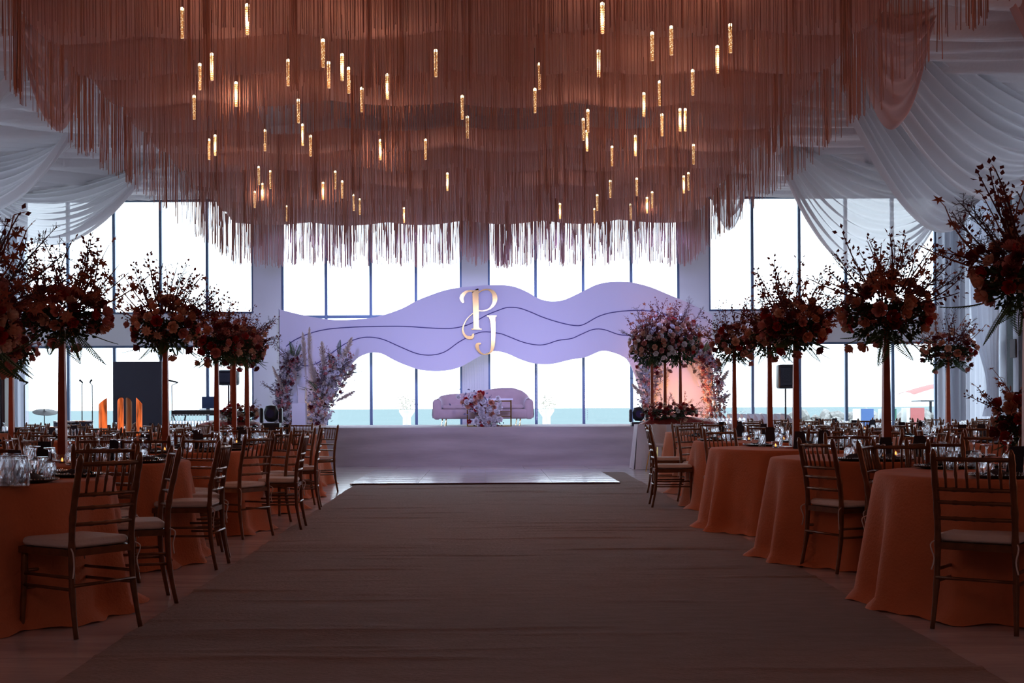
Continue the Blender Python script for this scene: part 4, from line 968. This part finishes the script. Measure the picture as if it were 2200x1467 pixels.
# tall dark cabinet on the far left, row of white chairs, side door
p = at(4, 790, 26.8); t = thing('speaker_tower', 'tall dark maroon speaker tower at the left picture edge', 'loudspeaker', (p.x - .2, 26.8, 0)); MB().rbox(-.3, .36, -.3, .3, 0, p.z, .03, 2).build('cabinet', M_wood, t); MB().rbox(-.24, .30, -.315, -.29, .1, p.z - .1, .02, 2).build('grille', M_black, t)
for i in range(9):
    px = 1584 + i * 14.5; Y = 29.3 - i * .14; p = at(px, 885, Y)
    t = thing('shell_chair', 'white rounded-back chair in the row before right windows, %s' % (['nearest stage'] + [ORD[k] + ' from stage end' for k in range(1, 7)] + ['second from speaker end', 'nearest speaker'])[i], 'chair', (p.x, Y, 0), .9, 'white rounded-back chairs')
    mb = MB()
    def fn(u, v):
        a = PI * (.1 + .8 * u); w = 1 - .45 * max(0, v - .5) ** 1.5; return (.22 * math.cos(a) * w, .24 * math.sin(a), .42 + .56 * v * (1 - .25 * (2 * u - 1) ** 4))
    mb.grid(fn, 12, 8); mb.grid(lambda u, v: tuple(Vector(fn(1 - u, v)) * 1.0 - Vector((0, .02, 0))), 12, 8); mb.build('backrest', M_white, t, True)
    MB().rbox(-.22, .22, -.2, .2, .40, .46, .04).build('seat', M_white, t, True)
    for sx in (-1, 1):
        for sy in (-1, 1): MB().tube([(sx * .16, sy * .14, .40), (sx * .2, sy * .18, 0)], .012, 6).build('leg', M_dark, t)
d1 = empty('door_1', (XR, 26.9, 0), **ST)
MB().box(-.06, 0, -.62, .62, 0, 2.72).build('door_frame', M_wood, d1); MB().box(-.09, -.062, -.54, .54, 0.01, 2.62).build('door_leaf', mat('door_brown', (.035, .012, .015), .5), d1)
MB().tube([(-.12, .42, 1.0), (-.12, .42, 1.25)], .012, 6).build('door_handle', M_gold, d1)
tag(MB().rbox(XR - .03, XR, 27.75, 28.05, 2.15, 2.55, .01, 1).build('wall_plaque', M_wood), 'small dark plaque on the right wall beside the door', 'plaque')
# curtains
def curtain(x0, y0, x1, y1, z0, z1, lab, n, amp=.05, tie=None, mt=None):
    L = math.hypot(x1 - x0, y1 - y0); ux, uy = (x1 - x0) / L, (y1 - y0) / L; nx, ny = -uy, ux
    def fn(u, v):
        z = z0 + (z1 - z0) * v; s = u * L; 
        if tie: g = math.exp(-((z - tie[1]) / tie[2]) ** 2); s = s + (tie[0] * L - s) * g * .72
        d = amp * math.sin(u * n * 2 * PI + .8 * math.sin(u * 17)) + amp * .4 * math.sin(u * n * 5.1 + 2)
        return (x0 + ux * s + nx * d, y0 + uy * s + ny * d, z)
    c = MB().grid(fn, int(n * 12), 24).build('curtain_panel', mt or M_curt, smooth=True)
    tag(c, lab, 'curtain')
curtain(10.42, 30.1, 11.1, 30.1, .02, 6.1, 'sheer white curtain beside the right end of the window wall', 4)
curtain(11.05, 30.0, 11.05, 27.6, .02, 6.1, 'sheer white curtain on right wall left of the door', 10, tie=None)
curtain(10.86, 29.2, 10.86, 27.5, .9, 6.0, 'tied-back white curtain overlapping the right wall curtain by the door', 6, tie=(.85, 1.5, 1.0))
curtain(11.12, 26.1, 11.12, 16.0, .02, 6.1, 'sheer white curtain over the right side window nearer the camera', 22)
curtain(-11.02, 16.0, -11.02, 24.9, .02, 6.1, 'sheer white curtain over the left side window nearer the camera', 22)
curtain(-11.05, 30.1, -10.55, 30.1, .02, 6.1, 'sheer white curtain beside the left end of the window wall', 3)
curtain(-11.05, 26.5, -11.05, 30.0, .02, 6.1, 'sheer white curtain along the left wall behind the band', 12)

# ------------------------------------------------------------------ ceiling swags
def swag(lab, A, B, s0, s1, m, w=.35, folds=9, seed=0, skew=0):
    A, B = Vector(A), Vector(B); d = (B - A); d.z = 0; d.normalize(); nrm = Vector((-d.y, d.x, 0))
    def fn(u, v):
        s = s0 + (s1 - s0) * v ** 1.1
        f = .35 + .65 * math.sin(PI * u) ** .8
        up = (u + skew * u * (1 - u))
        p = A.lerp(B, up) + nrm * (w * (v - .5) * (1 + .0 * u))
        z = -s * 4 * u * (1 - u); r = math.sin(v * folds * 2 * PI + .6 * math.sin(3 * u + seed)) + .4 * math.sin(v * folds * 4.7 + seed + u * 2)
        p = p + nrm * (.10 * r * f) + Vector((0, 0, z + .02 * r * f + .1 * (1 - f) * (-v)))
        return p
    tag(MB().grid(fn, 44, folds * 10).build('ceiling_swag', m, smooth=True), lab, 'drape', 'swagged ceiling drapes')
def cp(px, py, z=6.2): Y = (z - HC) * F / (VY - py + (px - VX) * -math.sin(ROLL)); q = at(px, py, Y); return (q.x, q.y, q.z)
swag('dusty pink swag hanging in a narrow loop at top right', cp(1838, -6, 6.3), cp(2022, -6, 6.3), .2, 1.62, M_sheerp, .5, 5, 1)
swag('broad white swag crossing to the right wall above the side curtain', cp(1812, 90), (11.2, 28.6, 6.15), .25, 1.75, M_sheer, .7, 10, 2, .25)
swag('white swag looped over the second window from the right', cp(1685, 300), (10.75, 29.5, 6.1), .15, 2.35, M_sheer, .5, 11, 3, -.1)
swag('short gathered white drape tail right of the fringe canopy', at(1528, 385, 27.3), at(1614, 365, 27.6), .15, 1.15, M_sheer, .3, 4, 4)
swag('large white swag cut off by the right edge', (5.4, 17.6, 6.25), (11.2, 24.2, 6.25), .3, 1.75, M_sheer, .9, 9, 5)
swag('pinkish swag at the top right corner', (6.4, 15.3, 6.3), (11.2, 19.5, 6.3), .2, 1.5, M_sheerp, .8, 7, 6)
swag('dusty pink swag hanging in a loop at top left', cp(22, -6, 6.3), cp(196, -6, 6.3), .2, 1.62, M_sheerp, .5, 5, 7)
swag('white swag looped before the left-hand windows', cp(372, 318), (-11.2, 29.2, 6.1), .25, 1.55, M_sheer, .6, 10, 8, .1)
swag('short white drape tail left of the fringe canopy', at(368, 335, 25.5), at(452, 372, 26.5), .1, .65, M_sheer, .3, 4, 9)
swag('long white swag crossing to the left wall', cp(200, 250), (-11.2, 26.3, 6.2), .2, 1.35, M_sheer, .7, 8, 10)
swag('white swag at the upper left corner', (-5.6, 17.6, 6.25), (-11.2, 22.2, 6.25), .2, 1.4, M_sheer, .9, 8, 11)

# ------------------------------------------------------------------ fringe canopy
CX0, CX1, CY0, CY1, CZ = -5.15, 4.2, 9.0, 27.1, 5.0
def xl_(y): return -4.3 - .85 * max(0, min(1, (y - 11) / 16))
def xr_(y): return 3.75 + .45 * max(0, min(1, (y - 11) / 16))
can = thing('fringe_canopy', 'huge dusty pink canopy hung with rows of string fringe over the aisle', 'canopy')
NR = 13; STEP = (CY1 - CY0) / (NR - 1)
def can_z(x, y):
    ph = ((y - CY0) / STEP) % 1.0
    return CZ + .04 - .09 * math.sin(PI * ph) - .07 * abs(math.sin(PI * (x - CX0) / 1.575)) + .06 * noise.noise(Vector((x * .6, y * .4, 0)))
for k in range(NR - 1):
    y0 = CY0 + k * STEP
    for side in ((0, 1),) if k != 5 else ((0, .2), (.8, 1)):
        def fn(u, v):
            y = y0 + STEP * v * .999; x = xl_(y) + (xr_(y) - xl_(y)) * (side[0] + (side[1] - side[0]) * u)
            return (x, y, can_z(x, y0 + STEP * min(v, .999)))
        MB().grid(fn, 90 if k != 5 else 20, 8).build('canopy_cloth', M_peach, can, True)
def strings(pts, mb, r=.0040, drop=.82, var=.05):
    for (x, y, z) in pts:
        L = drop + rnd.uniform(-var, var); a = rnd.random() * 2; rr = r * rnd.uniform(.7, 1.3); dx, dy = rnd.gauss(0, .008), rnd.gauss(0, .008)
        vs = []
        for (ox, oy, zz) in ((0, 0, z), (dx, dy, z - L)):
            for q in range(3): vs.append((x + ox + rr * math.cos(a + q * 2.094), y + oy + rr * math.sin(a + q * 2.094), zz))
        mb.add(vs, [(0, 1, 4, 3), (1, 2, 5, 4), (2, 0, 3, 5)])
for k in range(NR):
    y = CY0 + k * STEP; mb = MB(); x = xl_(y); pts = []
    while x < xr_(y):
        pts.append((x, y + rnd.uniform(-.05, .05), can_z(x, y) + .01)); x += (.027 if k < NR - 1 else .019) * rnd.uniform(.4, 1.6)
    strings(pts, mb, .0040 if k < NR - 1 else .0068, .82, .05 if k < NR - 1 else .09)
    mb.build('fringe_row', M_string, can, kind='stuff')
    if k == NR - 1 or k % 2 == 0:
        mb = MB(); pts = []
        for c in range(46 if k == NR - 1 else 22):
            cx = rnd.uniform(xl_(y), xr_(y))
            for q in range(rnd.randint(3, 9)): pts.append((cx + rnd.gauss(0, .02), y + rnd.gauss(0, .03), can_z(cx, y)))
        strings(pts, mb, .0042 if k < NR - 1 else .007, .88, .06); mb.build('fringe_tassels', M_string2, can, kind='stuff')
for xs_ in (xl_, xr_):
    mb = MB(); pts = []; y = CY0
    while y < CY1:
        pts.append((xs_(y) + rnd.uniform(-.05, .05), y, can_z(xs_(y), y))); y += .09 * rnd.uniform(.5, 1.5)
    for c in range(16):
        cy = rnd.uniform(CY0, CY1)
        for q in range(rnd.randint(6, 14)): pts.append((xs_(cy) + rnd.gauss(0, .03), cy + rnd.gauss(0, .03), can_z(xs_(cy), cy)))
    strings(pts, mb, .0042, .84, .06); mb.build('side_fringe', M_string2, can, kind='stuff')
# hanging beams that carry the canopy
for y in (CY0 + .2, 13.4, CY1 - .2): MB().box(xl_(y), xr_(y), y - .03, y + .03, CZ + .22, CZ + .28).build('support_bar', M_dark, can)
for x in (-4.0, 0, 3.5):
    for y in (CY0 + .2, 13.4, CY1 - .2): MB().tube([(x, y, CZ + .28), (x, y, 6.3)], .006, 4).build('suspension_cable', M_dark, can)

# hanging crystal rod lamps
LP = [(391, 23), (531, 15), (694, 90), (455, 120), (429, 142), (619, 133), (706, 138), (507, 181), (417, 210), (641, 218), (650, 271), (569, 283), (667, 295), (449, 303), (462, 294), (556, 361), (581, 370), (720, 371), (564, 397), (547, 414), (616, 445), (694, 395), (735, 121), (749, 150), (777, 193), (832, 164), (936, 112), (1158, 141), (1149, 195), (993, 210), (1004, 254), (817, 304), (914, 303), (961, 375), (760, 421), (773, 430), (868, 449), (1294, 12), (1286, 113), (1401, 75), (1442, 62), (1417, 179), (1383, 204), (1263, 240), (1253, 259), (1261, 284), (1422, 249), (1461, 238), (1365, 295), (1315, 318), (1311, 391), (1283, 421), (1368, 386), (1401, 415), (1390, 427), (1355, 441), (1277, 451), (1203, 440), (1569, 57), (1541, 104), (1488, 155), (1472, 238), (1490, 314), (1469, 381), (1479, 374), (735, 392)]
LP.sort(key=lambda p: p[1])
rodm = MB(); prof = []
for i in range(25): prof.append((.0155 + (.0035 if i % 2 else 0) - .0001 * i, -.235 * i / 24))
rodm.lathe([(.001, .0)] + prof + [(.001, -.237)], 8); rodm = rodm.mesh('crystal_rod', M_crystal)
capm = MB().lathe([(.0165, .001), (.0165, .022), (.004, .03), (.001, .031)], 8).mesh('bulb_cap', M_bulb)
cordm = MB().tube([(0, 0, .03), (0, 0, .62)], .0022, 4).mesh('cord', M_dark)
bands = [LP[i:i + 9] for i in range(0, len(LP), 9)]
CN = ['first', 'second', 'third', 'fourth', 'fifth', 'sixth', 'seventh', 'eighth', 'ninth']
for bi, band in enumerate(bands):
    for ci, (px, py) in enumerate(sorted(band)):
        z = 4.50; Y = (z - HC) * F / (VY - py - (px - VX) * math.sin(ROLL)); p = at(px, py, Y)
        t = thing('crystal_rod_lamp', 'glowing crystal rod lamp, %s from left in the %s band below the top' % (CN[ci], CN[bi]), 'hanging lamp', tuple(p), 0, 'glowing crystal rod lamps')
        obj('crystal_rod', rodm, t); obj('bulb_cap', capm, t); obj('cord', cordm, t)
        if ci % 3 == 1: lamp('rod_lamp_light', 'POINT', (p.x, p.y - .03, p.z - .12), None, 4.5, (1.0, .50, .30), radius=.05)

# ------------------------------------------------------------------ carpet and mat
def carpet():
    mb = MB(); rc = random.Random(11); CR = []
    for _ in range(46):
        CR.append((5.3 + 15.5 * rc.random() ** 1.2, rc.uniform(-1.9, 2.1), rc.uniform(.4, 1.5), rc.uniform(-.05, .05), rc.uniform(.004, .010)))
    def fn(u, v):
        y = 1.5 + 21.3 * v; xl = -1.80 - .012 * (y - 5.4); xr = 2.13 + .015 * (y - 5.4)
        x = xl + (xr - xl) * u + (.012 * noise.noise(Vector((u * 3, y * 1.2, 4))) if u in (0, 1) else 0)
        w = y * 1.0 + .06 * noise.noise(Vector((x * .7, y * .3, 2)))
        h = .006 + .030 * max(0, noise.noise(Vector((x * .45, w * 1.9, 5))) - .30) + .014 * max(0, noise.noise(Vector((x * .7 + 9, w * 6.5, 9))) - .30)
        for (cy, cx, hw, sl, a) in CR:
            if abs(y - cy) < .25 and abs(x - cx) < hw:
                d = (y - cy - sl * (x - cx) - .03 * math.sin(3 * x + cy)) / .035; h += a * math.exp(-d * d) * (1 - ((x - cx) / hw) ** 2)
        return (x, y, h)
    mb.grid(fn, 36, 1100); me = mb.mesh('aisle_carpet', mat('jute_carpet', (.28, .205, .195), .95, var=.10, scale=6, stretch=(.8, 2.2, 1), bump=.5, bscale=45), True)
    tag(obj('aisle_carpet', me), 'wide wrinkled brown carpet running down the middle to the stage', 'carpet')
carpet()
t = thing('mirror_dance_mat', 'glossy pale acrylic dance mat lying before the stage', 'mat', (0, 21.4, 0.012))
MB().box(-2.03, 1.98, -2.1, 2.1, 0.0, .012).build('mat_edge', mat('mat_edge_red', (.08, .02, .03), .5), t)
pm = MB().box(-.498, .498, -.523, .523, .012, .018).mesh('mat_panel', mat('acrylic_panel', (.55, .50, .62), .16, var=.12, scale=2, bump=.9, bscale=3.5, stretch=(.35, 1, 1)))
for i in range(4):
    for j in range(4): obj('mat_panel', pm, t, loc=(-1.525 + i * 1.0, -1.575 + j * 1.05, 0))
